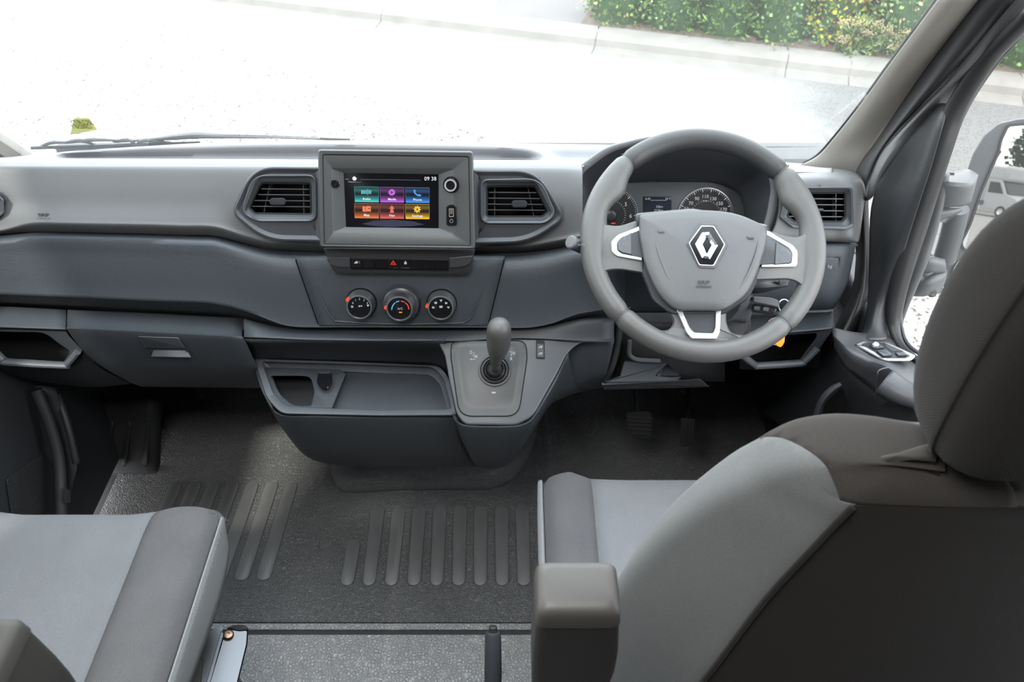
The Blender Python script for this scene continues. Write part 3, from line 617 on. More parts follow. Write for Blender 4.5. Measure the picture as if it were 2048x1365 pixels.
def mp(f, L): return [f(p[0], p[1]) + tuple(p[2:]) for p in L]
vent('slatted air vent left of the touchscreen in an angular grey surround', VP,
     mp(fa, [(1380, 235, 1), (440, 228, 44), (150, 860, 20), (610, 1240, 42), (1390, 1255, 1)]), mp(fa, [(1380, 300), (520, 300), (240, 850), (640, 1150), (1390, 1160)]),
     [mp(fa, [(1310, 335, 18), (440, 335, 30), (280, 850, 16), (475, 985, 20), (1325, 985, 20)]), mp(fa, [(1290, 375, 10), (510, 378, 14), (330, 840, 8), (480, 945, 8), (1300, 945, 12)])],
     mp(fa, [(1240, 455, 6), (560, 450, 8), (400, 790, 4), (475, 870, 4), (1252, 880, 6)]),
     [tuple([fa(a, y)[0], fa(b, y)[0], fa(a, y)[1]]) for a, b, y in ((565, 1210, 532), (520, 1222, 610), (470, 1225, 690), (435, 1228, 770))],
     [fa(680, 470) + fa(600, 850), fa(1135, 470) + fa(1145, 860)], fa(788, 708) + (35, 15))
vent('slatted air vent right of the touchscreen in an angular grey surround', VP,
     mp(fb, [(100, 203, 1), (980, 205, 44), (1375, 860, 20), (890, 1200, 42), (100, 1220, 1)]), mp(fb, [(110, 260), (900, 270), (1290, 850), (860, 1110), (110, 1130)]),
     [mp(fb, [(205, 330, 18), (1040, 315, 30), (1250, 815, 16), (1105, 945, 20), (205, 945, 20)]), mp(fb, [(240, 365, 10), (975, 365, 12), (1195, 805, 8), (1080, 905, 8), (235, 905, 10)])],
     mp(fb, [(295, 430, 6), (960, 425, 8), (1135, 775, 4), (1055, 845, 4), (295, 845, 6)]),
     [tuple([fb(a, y)[0], fb(b, y)[0], fb(a, y)[1]]) for a, b, y in ((325, 975, 510), (320, 1020, 590), (312, 1060, 671), (308, 1090, 750))],
     [fb(405, 445) + fb(405, 825), fb(858, 445) + fb(938, 830)], fb(742, 672) + (34, 15))
# right end of the dashboard with its vent
VR = Pl(pt(1650, 415, 1.145), 20)
re_ = thing('dashboard_end_cap', 'grey rounded dashboard end behind the wheel rim, beside the driver door', 'dashboard trim', pt(1680, 450, 1.2))
rows = [[(1546, 334, 1.30), (1600, 334, 1.31), (1665, 337, 1.31), (1706, 342, 1.31), (1722, 350, 1.31)],
        [(1550, 352, 1.22), (1600, 344, 1.235), (1665, 345, 1.225), (1712, 352, 1.22), (1729, 362, 1.25)],
        [(1553, 365, 1.17), (1600, 360, 1.175), (1665, 361, 1.175), (1712, 366, 1.175), (1731, 378, 1.22)],
        [(1560, 410, 1.15), (1600, 410, 1.154), (1665, 410, 1.154), (1712, 410, 1.154), (1729, 410, 1.21)],
        [(1552, 450, 1.134), (1600, 450, 1.138), (1665, 450, 1.138), (1710, 450, 1.138), (1724, 450, 1.20)],
        [(1537, 480, 1.125), (1600, 478, 1.13), (1665, 478, 1.13), (1708, 479, 1.13), (1719, 480, 1.19)],
        [(1535, 492, 1.15), (1600, 487, 1.15), (1665, 487, 1.15), (1704, 487, 1.155), (1714, 487, 1.19)]]
grid('end_moulding', m_up, rows, re_, ku=12, kv=6, angle=70, post=lambda u, v, Y: Y + .07 if inside(u, v, HE) else Y)
rows = [[(1180, 486, 1.15), (1300, 488, 1.15), (1450, 489, 1.15), (1600, 489, 1.15), (1690, 489, 1.15), (1715, 489, 1.18)],
        [(1180, 494, 1.125), (1300, 494, 1.125), (1450, 494, 1.125), (1600, 494, 1.125), (1690, 494, 1.125), (1711, 494, 1.16)],
        [(1190, 560, 1.108), (1300, 560, 1.108), (1450, 560, 1.108), (1600, 560, 1.108), (1675, 560, 1.108), (1697, 560, 1.14)],
        [(1200, 600, 1.105), (1300, 600, 1.105), (1450, 600, 1.105), (1600, 604, 1.105), (1660, 602, 1.105), (1680, 598, 1.13)],
        [(1210, 626, 1.135), (1300, 626, 1.135), (1450, 626, 1.135), (1600, 622, 1.135), (1652, 620, 1.135), (1667, 617, 1.14)]]
grid('knee_panel', m_low, rows, re_, ku=3, kv=3, angle=70)
SP = Pl(pt(1665, 532, 1.1155), n=(0, -1, .15))
frame('switch_surround', m_satin, SP, [(1638, 513), (1683, 513), (1678, 549), (1635, 549)], [(1640, 516), (1679, 516), (1675, 546), (1638, 546)], re_, -.003, .003, r=3)
plate('level_switch', m_smooth, SP, [(1640, 517), (1677, 517), (1673, 544), (1638, 544)], re_, -.003, .0045, r=2)
txt('switch_symbol', 'kg', 1660, 533, 6, SP, m_white, re_, off=.006)
txt('speaker_slot', '-', 1630, 340, 3, Pl(pt(1630, 340, 1.27), 70), m_gap, re_, off=.002, sx=12)
vent('air vent behind the right of the wheel rim with a bright blue-grey bezel', VR, None, None,
     [mp(fc, [(1480, 350, 10), (1488, 545, 12), (1450, 562, 6), (1185, 555, 6), (1118, 500, 4), (1160, 350, 10)]), mp(fc, [(1465, 362, 8), (1470, 535, 10), (1440, 545, 6), (1190, 540, 6), (1130, 498, 4), (1172, 362, 10)])],
     mp(fc, [(1440, 380, 4), (1440, 500, 4), (1422, 522, 4), (1188, 520, 4), (1155, 492, 3), (1195, 380, 4)]),
     [tuple([fc(a, y)[0], fc(b, y)[0], fc(a, y)[1]]) for a, b, y in ((1190, 1437, 408), (1175, 1437, 437), (1160, 1437, 466), (1165, 1430, 495))],
     [fc(1235, 385) + fc(1235, 518), fc(1395, 385) + fc(1395, 518)], fc(1320, 463) + (14, 6))
VL = Pl(pt(-60, 415, 1.156), 16)
vent('air vent cut by the left edge of the picture', VL, None, None,
     [[(8, 400, 3), (9, 426, 4), (-6, 440, 6), (-130, 440, 8), (-130, 372, 8), (-20, 372, 8)], [(3, 402, 3), (4, 424, 4), (-9, 434, 6), (-124, 434, 8), (-124, 378, 8), (-24, 378, 8)]],
     [(-8, 404, 3), (-8, 421, 3), (-15, 427, 3), (-116, 427, 5), (-116, 386, 5), (-28, 386, 5)], [(-115, -20, 395), (-115, -10, 406), (-115, -10, 417)], [(-60, 388, -60, 426)], (-70, 406, 16, 8))
# ------------------------------------------------------------------ touchscreen unit
fS = lambda x, y: (620 + x / 5.056, 290 + y / 5.056)
TP = Pl(pt(793, 400, 1.095), 26, az=-2)
ts = thing('touchscreen_unit', 'grey framed touchscreen standing proud in the middle of the dashboard, showing six coloured tiles', 'touchscreen', pt(793, 495, 1.11))
o_ = rp(mp(fS, [(80, 45, 7), (1650, 65, 7), (1672, 1055, 6), (100, 1035, 6)]), 6, 6)
i_ = rp(mp(fS, [(130, 100, 4), (1605, 122, 4), (1622, 1020, 3), (145, 1005, 3)]), 4, 6)
ring('case', m_bez, TP, [(inset(o_, 3), -.035), (o_, -.028), (o_, -.004), (inset(o_, 1.2), -.001), (inset(o_, 3), 0), (inset(i_, -2), -.0005), (i_, -.003)], ts, cap0=True, cap1=False)
r0 = rp(mp(fS, [(225, 235, 4), (1450, 240, 4), (1450, 905, 4), (240, 885, 4)]), 4, 6); r1 = rp(mp(fS, [(345, 285, 1), (1295, 300, 1), (1296, 840, 1), (370, 828, 1)]), 1, 6)
ring('face_panel', m_bez, TP, [(inset(i_, .3), -.004), (inset(i_, .8), -.002), (inset(r0, -2), -.002), (inset(r0, 1), -.0035), (r1, -.011)], ts, cap1=False)
r1b = mp(fS, [(340, 280), (1300, 295), (1301, 845), (365, 833)])
plate('display', M('display_glass', (.004, .004, .005), .08), TP, r1b, ts, -.014, -.0105, r=0, bev=.2)
OFF = -.0103
def tilemat(name, c, st=.9):
    m = emis(name, c, st); nt = m.node_tree; b = nt.nodes['Principled BSDF']; t = nt.nodes.new('ShaderNodeTexCoord'); s = nt.nodes.new('ShaderNodeSeparateXYZ')
    nt.links.new(t.outputs['Generated'], s.inputs[0]); r = nt.nodes.new('ShaderNodeValToRGB'); nt.links.new(s.outputs['Z'], r.inputs[0]); e = r.color_ramp.elements
    k = lambda f, a=0: tuple(x * f + a for x in c) + (1,)
    e[0].color = k(1.3); e[1].color = k(.05); e[1].position = 1
    for p, f in ((.22, .45), (.48, .02), (.60, .03), (.78, .18)): x = r.color_ramp.elements.new(p); x.color = k(f, .02 if f == .18 else 0)
    nt.links.new(r.outputs[0], b.inputs['Emission Color']); return m
m_scr = emis('screen_white', (.9, .92, .95), 1.0)
TC = [('Radio', (.06, .62, .62)), ('Media', (.55, .10, .75)), ('Phone', (.05, .30, .85)), ('Map', (.85, .20, .04)), ('Nav', (.75, .12, .10)), ('Settings', (.95, .55, .02))]
em_ico = {}
def isl(L): return [fS(x, y) for x, y in L]
for i, (nm, c) in enumerate(TC):
    cx_ = (447, 705, 962)[i % 3]; ex_ = (695, 950, 1207)[i % 3]; y0 = (422, 590)[i // 3] + (i % 3) * 4; y1_ = (577, 741)[i // 3] + (i % 3) * 4; sh = 5 if i < 3 else 3
    q = isl([(cx_, y0), (ex_, y0 + 3), (ex_ + 1, y1_ + 3), (cx_ + sh + 2, y1_)]); tl = plate('app_tile', emis('tile_edge_' + nm, tuple(x * .9 + .08 for x in c), .8), TP, q, ts, OFF - .0005, OFF, r=0, bev=.1)
    tl['label'] = nm.lower() + ' tile of the touchscreen menu'
    plate('tile_face', tilemat('tile_' + nm, c), TP, inset(q, .7), tl, OFF - .0002, OFF + .0003, r=0, bev=.1)
    tu, tv = fS((cx_ + ex_) / 2 + 2, y1_ - 30); txt('tile_lettering', nm, tu, tv, 4.3, TP, m_scr, tl, off=OFF + .0006, sx=1.08, ext=.0001, bold=.01)
    E_ = emis('icon_' + nm, tuple(min(1, x * .9 + .06) for x in c), 1.0); E2 = emis('icon_dark_' + nm, tuple(x * .25 for x in c), .8); cu_, cv_ = (cx_ + ex_) / 2, (478, 648)[i // 3] + (i % 3) * 2
    def ic(L, m=None, o=.0006, nmx='icon'): return plate(nmx, m or E_, TP, isl(L), tl, OFF - .0001, OFF + o, r=0, bev=.05)
    cir = lambda rx, ry, n=20, dx=0, dy=0: [(cu_ + dx + rx * math.cos(2 * math.pi * k / n), cv_ + dy + ry * math.sin(2 * math.pi * k / n)) for k in range(n)]
    if i == 0:
        for a_, b_ in ((-52, -40), (-36, -28), (-24, -16), (-12, -8), (-4, 4), (22, 32), (38, 48)): ic([(cu_ + a_, cv_ - 20), (cu_ + b_, cv_ - 20), (cu_ + b_, cv_ + 18), (cu_ + a_, cv_ + 18)])
        ic([(cu_ + 9, cv_ - 30), (cu_ + 15, cv_ - 30), (cu_ + 15, cv_ + 28), (cu_ + 9, cv_ + 28)], m_white)
    elif i == 1:
        ic(cir(45, 34), E2, .0005); ic(cir(32, 32), E_, .0007); ic([(cu_ - 10, cv_ - 16), (cu_ + 16, cv_), (cu_ - 10, cv_ + 16)], E2, .0010)
    elif i == 2:
        ic([(cu_ - 38, cv_ - 26), (cu_ - 24, cv_ - 32), (cu_ - 14, cv_ - 12), (cu_ - 22, cv_ - 6), (cu_ - 8, cv_ + 12), (cu_ + 12, cv_ + 22), (cu_ + 20, cv_ + 14), (cu_ + 42, cv_ + 26), (cu_ + 34, cv_ + 38), (cu_ + 6, cv_ + 38), (cu_ - 22, cv_ + 18), (cu_ - 38, cv_ - 6)])
    elif i == 3:
        ic([(cu_ - 40, cv_ - 30), (cu_ - 14, cv_ - 24), (cu_ + 14, cv_ - 30), (cu_ + 44, cv_ - 26), (cu_ + 44, cv_ + 28), (cu_ + 14, cv_ + 24), (cu_ - 14, cv_ + 30), (cu_ - 40, cv_ + 24)])
        ic([(cu_ - 14, cv_ - 20), (cu_ - 9, cv_ - 20), (cu_ - 9, cv_ + 26), (cu_ - 14, cv_ + 26)], E2, .0009); ic([(cu_ + 14, cv_ - 10), (cu_ + 40, cv_ - 6), (cu_ + 28, cv_ + 2), (cu_ + 14, cv_ - 2)], E2, .0009)
    elif i == 4:
        ic([(cu_, cv_ - 40), (cu_ + 28, cv_ - 4), (cu_ + 13, cv_ - 4), (cu_ + 22, cv_ + 38), (cu_ - 20, cv_ + 38), (cu_ - 12, cv_ - 4), (cu_ - 28, cv_ - 4)])
    else:
        ic([(cu_ + (38 if k % 4 < 2 else 27) * math.cos(2 * math.pi * k / 32), cv_ + (38 if k % 4 < 2 else 27) * math.sin(2 * math.pi * k / 32)) for k in range(32)]); ic(cir(10, 10, 14), E2, .0010)
u, v = fS(1217, 344); m_scr; txt('clock', '09 38', u, v, 7.2, TP, m_scr, ts, off=OFF + .0008, ext=.0001)
cc = lambda cx, cy, r_, a0, a1, n: [(cx + r_ * math.cos(R(a0 + (a1 - a0) * k / n)), cy + r_ * math.sin(R(a0 + (a1 - a0) * k / n))) for k in range(n + 1)]
plate('moon_symbol', m_scr, TP, isl(cc(450, 340, 21, -80, -350, 16) + cc(461, 330, 17, 40, 230, 14)), ts, OFF, OFF + .0006, r=0, bev=.05)
m_line = emis('status_line', (.25, .3, .5), .5)
tube('status_line', m_line, [TP.hit(*fS(x, y), OFF + .0004) for x, y in ((357, 346), (385, 346), (390, 375), (513, 378), (516, 350), (800, 352), (1120, 358))], .00035, ts, seg=5)
tag(plate('horizon_glow', emis('screen_glow', (.10, .11, .22), .35), TP, isl([(520, 800), (640, 770), (840, 760), (1040, 774), (1160, 806), (1040, 822), (840, 828), (640, 820)]), ts, OFF, OFF + .0003, r=0, bev=.05))
def disc(u, v, off, pl): return pl.hit(u, v, off)
def knobm(p_, u, v, rpx, pl): return rpx / pl.ppm(u, v)
u, v = fS(1428, 402); k = knobm(0, u, v, 1, TP)
kb = lathe('volume_knob', m_black, TP.hit(u, v, -.002), TP.n, [(16.5 * k, 0), (16.5 * k, .0015), (15.5 * k, .0028), (13 * k, .003), (12.6 * k, .012), (11.8 * k, .013), (9 * k, .0125)], ts)
lathe('chrome_ring', m_chr, TP.hit(u, v, -.002), TP.n, [(12.4 * k, .0125), (12.0 * k, .0138), (9.4 * k, .0138), (8.8 * k, .0125)], kb, cap=False)
u, v = fS(258, 392); sk = lathe('sensor_button', m_black, TP.hit(u, v, -.002), TP.n, [(8.8 * k, 0), (8.8 * k, .001), (8.0 * k, .0016), (6.6 * k, .0016), (6.4 * k, .0005), (5.6 * k, .0005), (5.4 * k, .0022), (3.6 * k, .0022), (3 * k, .001)], ts)
us = plate('usb_socket', m_black, TP, mp(fS, [(1378, 608, 7), (1480, 604, 7), (1487, 818, 7), (1378, 822, 7)]), ts, -.004, .0005, r=6, bev=1.5)
frame('port', m_chr2, TP, mp(fS, [(1404, 645), (1452, 643), (1455, 728), (1406, 730)]), mp(fS, [(1410, 652), (1446, 650), (1449, 722), (1412, 724)]), us, -.002, .0012, r=1, bev=.3)
plate('contact_tongue', m_bolt, TP, mp(fS, [(1416, 652), (1440, 652), (1442, 700), (1418, 702)]), us, -.002, .0008, r=1, bev=.2)
lathe('audio_jack', m_chr2, TP.hit(*fS(1430, 770), .0003), TP.n, [(4.0 * k, 0), (3.9 * k, .0012), (2.4 * k, .0012), (2.2 * k, -.001)], us, seg=20, cap=False)
# button strip below
BP = Pl(pt(800, 528, 1.085), 24)
bs = thing('switch_strip', 'black row of eight small switches with a red hazard triangle, under the touchscreen', 'switch panel', pt(800, 545, 1.1))
ring('housing', m_bmat, BP, [(rp(q, 5, 5), o) for q, o in ((mp(fS, [(130, 1040), (1672, 1050), (1655, 1130, 8), (1600, 1312, 10), (245, 1298, 10), (160, 1110, 8)]), -.02), (mp(fS, [(130, 1040), (1672, 1050), (1655, 1130, 8), (1600, 1312, 10), (245, 1298, 10), (160, 1110, 8)]), .002), (mp(fS, [(150, 1050), (1650, 1060), (1640, 1130, 8), (1590, 1290, 10), (260, 1275, 10), (180, 1115, 8)]), .004))], bs, cap0=True)
for L, nm in ((mp(fS, [(170, 1135, 3), (405, 1140, 1), (408, 1240, 1), (300, 1238, 4), (225, 1225, 6), (180, 1180, 4)]), 'end_block'), (mp(fS, [(1408, 1145, 1), (1650, 1120, 3), (1625, 1200, 6), (1560, 1235, 8), (1408, 1245, 1)]), 'end_block')):
    plate(nm, m_satin, BP, L, bs, .002, .009, r=2, bev=1.5)
plate('button_shadow_slot', m_gap, BP, mp(fS, [(412, 1235), (1400, 1248), (1403, 1280), (416, 1262)]), bs, .001, .0045, r=1, bev=.2)
bx = [410, 533, 655, 777, 903, 1027, 1150, 1270, 1395]
for i in range(8):
    y_ = 1152 + i * 1.2; q = mp(fS, [(bx[i] + 5, y_), (bx[i + 1] - 5, y_ + 1), (bx[i + 1] - 4, y_ + 92), (bx[i] + 6, y_ + 91)]); bt = plate('button', m_black, BP, q, bs, .002, .0095, r=1.5, bev=.8)
    cx_ = (bx[i] + bx[i + 1]) / 2; L = None
    if i == 3:
        bt['label'] = 'hazard light button with red triangle'
        frame('symbol', emis('hazard_red', (.75, .03, .02), .8), BP, isl([(cx_ + 2, 1165), (cx_ + 34, 1215), (cx_ - 30, 1212)]), isl([(cx_ + 2, 1187), (cx_ + 12, 1204), (cx_ - 8, 1203)]), bt, .009, .0102, r=0, bev=.1)
    if i == 0: L = [(cx_ - 25, 1195), (cx_ - 8, 1178), (cx_ + 8, 1174), (cx_ + 4, 1186), (cx_ + 12, 1186), (cx_ + 16, 1178), (cx_ + 14, 1194), (cx_ + 4, 1200), (cx_ - 24, 1200)]; txt('symbol', '!', *fS(cx_ + 28, 1190), 4, BP, m_white, bt, off=.0102)
    if i == 4: L = [(cx_ - 12, 1208), (cx_ - 12, 1188), (cx_ - 7, 1186), (cx_ - 5, 1176), (cx_ + 5, 1176), (cx_ + 8, 1186), (cx_ + 13, 1188), (cx_ + 13, 1208)]
    if L: plate('symbol', m_white, BP, isl(L), bt, .009, .0101, r=0, bev=.1)
# ------------------------------------------------------------------ heater dials
fK = lambda x, y: (660 + x / 6.827, 560 + y / 6.827)
KP = Pl(DP.hit(800, 612, .004), 20)
def dial(label, bx_, by_, br, fx_, fy_, fr, ptr, skirt, marks):
    bu, bv = fK(bx_, by_); fu_, fv_ = fK(fx_, fy_); k = 1 / KP.ppm(bu, bv); r0 = br / 6.827 * k; r1 = fr / 6.827 * k
    t = thing('heater_dial', label, 'dial', KP.hit(bu, bv), 'heater dials on the centre stack')
    axis = KP.n; H = .026
    # depth at which the face disc appears where the photograph shows it
    best = min((abs((CAM + (KP.hit(bu, bv) + KP.n * h - CAM)).z * 0 + proj_v(KP.hit(bu, bv) + KP.n * h) - fv_), h) for h in [i * .001 for i in range(8, 60)]); H = best[1]
    c = KP.hit(bu, bv); s = 1.0
    if skirt: lathe('skirt', m_satin, c, axis, [(r0 * 1.02, -.004), (r0 * 1.02, .001), (r0 * .97, .004), (r0 * .93, H * .42), (r0 * .80, H * .5), (r1 * 1.1, H * .5)], t); b0 = H * .5; rb = r1 * 1.22
    else: lathe('base_ring', m_gap, c, axis, [(r0 * 1.06, -.003), (r0 * 1.06, .0012), (r0, .0014)], t); b0 = 0; rb = r0
    body = lathe('knob_body', m_chr2, c, axis, [(rb, b0 + .001), (rb * .99, b0 + (H - b0) * .3), (r1 * 1.12, b0 + (H - b0) * .55), (r1 * 1.06, H - .0015), (r1 * 1.03, H), (r1 * .97, H + .0004), (r1 * .95, H - .001)], t)
    lathe('bright_ring', m_chr, c, axis, [(r1 * 1.07, H - .003), (r1 * 1.055, H + .0006), (r1 * .97, H + .0008), (r1 * .95, H - .0006)], t, cap=False)
    lathe('face', m_black, c, axis, [(r1 * .955, H - .003), (r1 * .95, H - .0006), (r1 * .9, H - .0003)], t)
    FP = Pl(c + axis * (H + .0002), n=axis); p = FP.hit(*fK(*ptr)); c0 = c + axis * (H * .72)
    d = (p - (c + axis * H)); d = d - axis * d.dot(axis); d.normalize(); q = c + axis * (H * .78) + d * r1 * 1.12
    tube('pointer', m_red, [q - axis * .006, q + axis * .004], [.0028, .0032], t, seg=8)
    for mk in marks:
        if mk[0] == 't': txt('marking', mk[1], *fK(mk[2], mk[3]), mk[4], FP, m_white, t, off=.0002, ext=.0001)
        elif mk[0] == 'p': plate('marking', mk[2], FP, [fK(x, y) for x, y in mk[1]], t, -.0002, .0003, r=0, bev=.05)
    return t
def proj_v(p):
    d = p - CAM; return 682.5 - FPX * d.dot(UP) / d.dot(FW)
def proj_u(p):
    d = p - CAM; return 1024 + FPX * d.x / d.dot(FW)
def blob(cx, cy, w_, h_, f=0): # small pictogram-like outlines
    S = [[(-1, -.6), (-.4, -1), (.1, -.5), (1, -.7), (.8, .2), (1, .9), (.2, .6), (-.6, 1), (-.9, .3)], [(-1, -.9), (1, -.9), (.6, .1), (.25, 1), (-.25, 1), (-.6, .1)], [(-1, -1), (1, -1), (1, .6), (.3, .6), (0, 1), (-.3, .6), (-1, .6)], [(-1, 0), (-.3, -.8), (-.2, -.2), (.9, -.7), (1, .3), (-.1, .3), (-.2, .9)]][f]
    return [(cx + a * w_ / 2, cy + b * h_ / 2) for a, b in S]
dial('left heater dial with fan speed numbers on a black face', 430, 312, 200, 408, 375, 160, (238, 285), False,
     [('t', '0', 312, 320, 4), ('t', '1', 349, 280, 4), ('t', '2', 403, 265, 4), ('t', '3', 463, 280, 4), ('t', '4', 508, 320, 4), ('p', blob(303, 368, 32, 34, 0), m_white), ('p', blob(518, 352, 38, 28, 1), m_white), ('p', blob(412, 360, 60, 34, 3), m_white)])
def arc(cx, cy, r_, w_, a0, a1, n=8): return cc(cx, cy, r_, a0, a1, n) + cc(cx, cy, r_ - w_, a1, a0, n)
dial('middle heater dial with blue and red temperature arcs and A/C mark', 980, 308, 258, 957, 395, 165, (772, 395), True,
     [('p', arc(960, 408, 122, 11, 178, 232), m_blue), ('p', arc(960, 408, 122, 11, 238, 263), m_blue), ('p', arc(960, 408, 122, 11, 273, 300), m_red), ('p', arc(960, 408, 122, 11, 306, 358), m_red),
      ('t', 'A/C', 959, 396, 4.4), ('p', [(942, 438), (984, 438), (984, 453), (942, 453)], emis('amber_lamp', (1, .28, .01), 1.2))])
dial('right heater dial with air direction symbols on a black face', 1525, 322, 198, 1515, 385, 162, (1335, 370), False,
     [('p', blob(1410, 378, 34, 34, 0), m_white), ('p', blob(1443, 318, 36, 32, 2), m_white), ('p', blob(1516, 285, 38, 32, 1), m_white), ('p', blob(1586, 318, 36, 34, 0), m_white), ('p', blob(1616, 378, 40, 26, 1), m_white), ('p', blob(1515, 372, 44, 34, 2), m_white)])
# ================================================================== CENTRE CONSOLE
cn = thing('centre_console', 'charcoal centre console with open storage tray and gear lever pedestal', 'centre console', pt(900, 930, 1.06))
u0s = [(487, 637), (505, 643), (530, 650), (565, 655), (620, 658), (900, 659), (1080, 655), (1110, 648), (1157, 638), (1228, 636)]
rows = [[(u, interp(u0s, u), 1.085) for u in lr(488, 1228, 12)], [(u, interp(u0s, u) + 3, 1.072) for u in lr(488, 1228, 12)],
        [(u, v, y) for u, v, y in zip(lr(488, 1228, 12), (670, 673, 676, 677, 678, 678, 678, 678, 674, 672, 674, 676, 676), [1.045] * 6 + [1.047, 1.055, 1.06, 1.06, 1.055, 1.055, 1.055])]]
rows.append([(u, v + 5, y - .004) for u, v, y in rows[-1]])
grid('shelf_edge', m_dk, rows, cn, ku=2, kv=3, angle=70)
# back wall of the tray niche
grid('niche_wall', m_dk, [[(u, 682, 1.044) for u in (488, 560, 700, 830, 872, 890)], [(u, v, 1.082) for u, v in ((498, 700), (560, 700), (700, 702), (830, 704), (872, 708), (893, 716))],
                          [(u, v, 1.098) for u, v in ((508, 724), (560, 722), (700, 726), (830, 729), (874, 733), (897, 748))]], cn, ku=3, kv=3, angle=80)
TZ = Pl(ptz(750, 780, .60), n=(0, -.08, 1))
out_ = [(508, 718, 3), (700, 724, 1), (880, 732, 14), (900, 760, 8), (914, 832, 6), (760, 833, 2), (562, 829, 16), (532, 796, 14)]
inn_ = [(524, 724, 3), (700, 729, 1), (868, 735, 14), (888, 760, 8), (903, 819, 6), (760, 821, 2), (572, 814, 14), (548, 790, 12)]
inn2 = [(540, 738, 3), (700, 744, 1), (862, 750, 12), (880, 770, 8), (896, 822, 4), (760, 823, 2), (580, 816, 10), (558, 790, 10)]
A_ = rp(out_, 6, 6); B_ = rp(inn_, 6, 6); C_ = rp(inn2, 6, 6)
ring('tray_rim', m_smooth, TZ, [(A_, -.03), (A_, -.002), (inset(A_, 2), .001), (inset(B_, -1.5), .001), (B_, -.001), (B_, -.006), (inset(C_, -3), -.022), (C_, -.024)], cn, cap1=False, angle=50)
plate('tray_floor', m_dk, TZ, [(668, 745), (862, 748), (884, 768), (900, 825), (655, 825)], cn, -.05, -.0235, r=0, bev=.5)
# cup holder well and socket block on the left of the tray
blk = [(527, 735, 3), (680, 742, 3), (692, 748, 3), (664, 818, 2), (575, 816, 8), (545, 792, 8)]; wel = [(541, 752, 5), (600, 752, 2), (622, 754, 12), (629, 785, 6), (622, 812, 3), (588, 812, 10), (562, 792, 10)]
frame('socket_block', m_dk, TZ, [(527, 735, 3), (680, 740, 2), (692, 748, 3), (664, 818, 2), (620, 817, 3), (575, 816, 8), (545, 792, 8)], wel, cn, -.024, -.007, oi=-.055, r=4, ri=6, bev=1.5)
plate('cup_well_floor', m_dkr, TZ, [(530, 745), (640, 745), (640, 820), (560, 820)], cn, -.07, -.055, r=0)
plate('socket_cap', m_black, TZ, [(637, 746, 3), (662, 746, 3), (665, 765, 6), (655, 779, 5), (643, 779, 5), (633, 765, 6)], cn, -.008, .006, r=4, bev=2.5)
plate('cap_hinge', m_satin, TZ, [(638, 742), (661, 742), (661, 748), (638, 748)], cn, -.008, .008, r=2)
# front of the tray bin
grid('bin_front', m_dk, [[(506, 716, 1.10), (516, 760, 1.03), (533, 800, .985), (562, 829, .955), (640, 832, .948), (760, 834, .948), (870, 834, .95), (916, 834, .955)],
                         [(508, 722, 1.105), (520, 768, 1.035), (540, 812, .985), (566, 838, .950), (640, 841, .942), (760, 843, .942), (870, 843, .944), (918, 842, .95)],
                         [(514, 745, 1.11), (532, 800, 1.045), (566, 858, .995), (600, 880, .968), (660, 886, .962), (760, 888, .96), (870, 888, .962), (928, 886, .975)],
                         [(530, 775, 1.13), (552, 835, 1.065), (592, 893, 1.02), (625, 915, 1.0), (690, 921, .995), (780, 923, .993), (880, 924, .995), (944, 924, 1.01)],
                         [(540, 790, 1.15), (562, 848, 1.10), (600, 903, 1.06), (640, 925, 1.045), (700, 931, 1.04), (790, 933, 1.04), (890, 934, 1.04), (955, 934, 1.05)]], cn, ku=3, kv=3, angle=60)
# gear pedestal: sloping top surround, nose and right flank
GPn = Pl(pt(978, 760, .995), 58)
sur = [(872, 676, 2), (1228, 672, 2), (1229, 683, 2), (1162, 684, 16), (1136, 704, 14), (1110, 755, 8), (1066, 834, 16), (1032, 851, 12), (928, 850, 14), (913, 828, 8), (897, 752, 10), (890, 712, 8)]
A_ = rp(sur, 6, 5)
ring('pedestal_top', m_smooth, GPn, [(A_, -.05), (A_, -.0025), (inset(A_, 1.5), -.0008), (inset(A_, 4), 0)], cn, cap1=True, angle=40)
top = [(908, 826), (916, 843), (932, 851), (975, 853), (1030, 852), (1055, 844), (1068, 830), (1090, 792), (1112, 753), (1134, 708)]
grid('pedestal_nose', m_dk, [[(u, v - 1, GPn.hit(u, v, -.002).y + .002) for u, v in top],
                             [(u + a, v + 8, GPn.hit(u, v, -.002).y - .003) for (u, v), a in zip(top, (1, 1, 1, 0, -1, 0, 2, 4, 4, 4))],
                             [(922, 878, .97), (930, 890, .955), (945, 897, .945), (982, 900, .942), (1020, 896, .945), (1042, 886, .955), (1060, 866, .97), (1085, 826, .99), (1110, 788, 1.02), (1150, 768, 1.06)],
                             [(944, 922, 1.01), (950, 927, .995), (962, 930, .985), (985, 932, .98), (1008, 928, .985), (1026, 915, .995), (1046, 890, 1.01), (1074, 846, 1.03), (1104, 802, 1.06), (1160, 779, 1.10)],
                             [(950, 930, 1.05), (955, 934, 1.05), (966, 937, 1.04), (986, 938, 1.04), (1006, 934, 1.04), (1024, 922, 1.05), (1044, 898, 1.06), (1074, 852, 1.08), (1106, 806, 1.10), (1170, 782, 1.14)]], cn, ku=3, kv=3, angle=60)
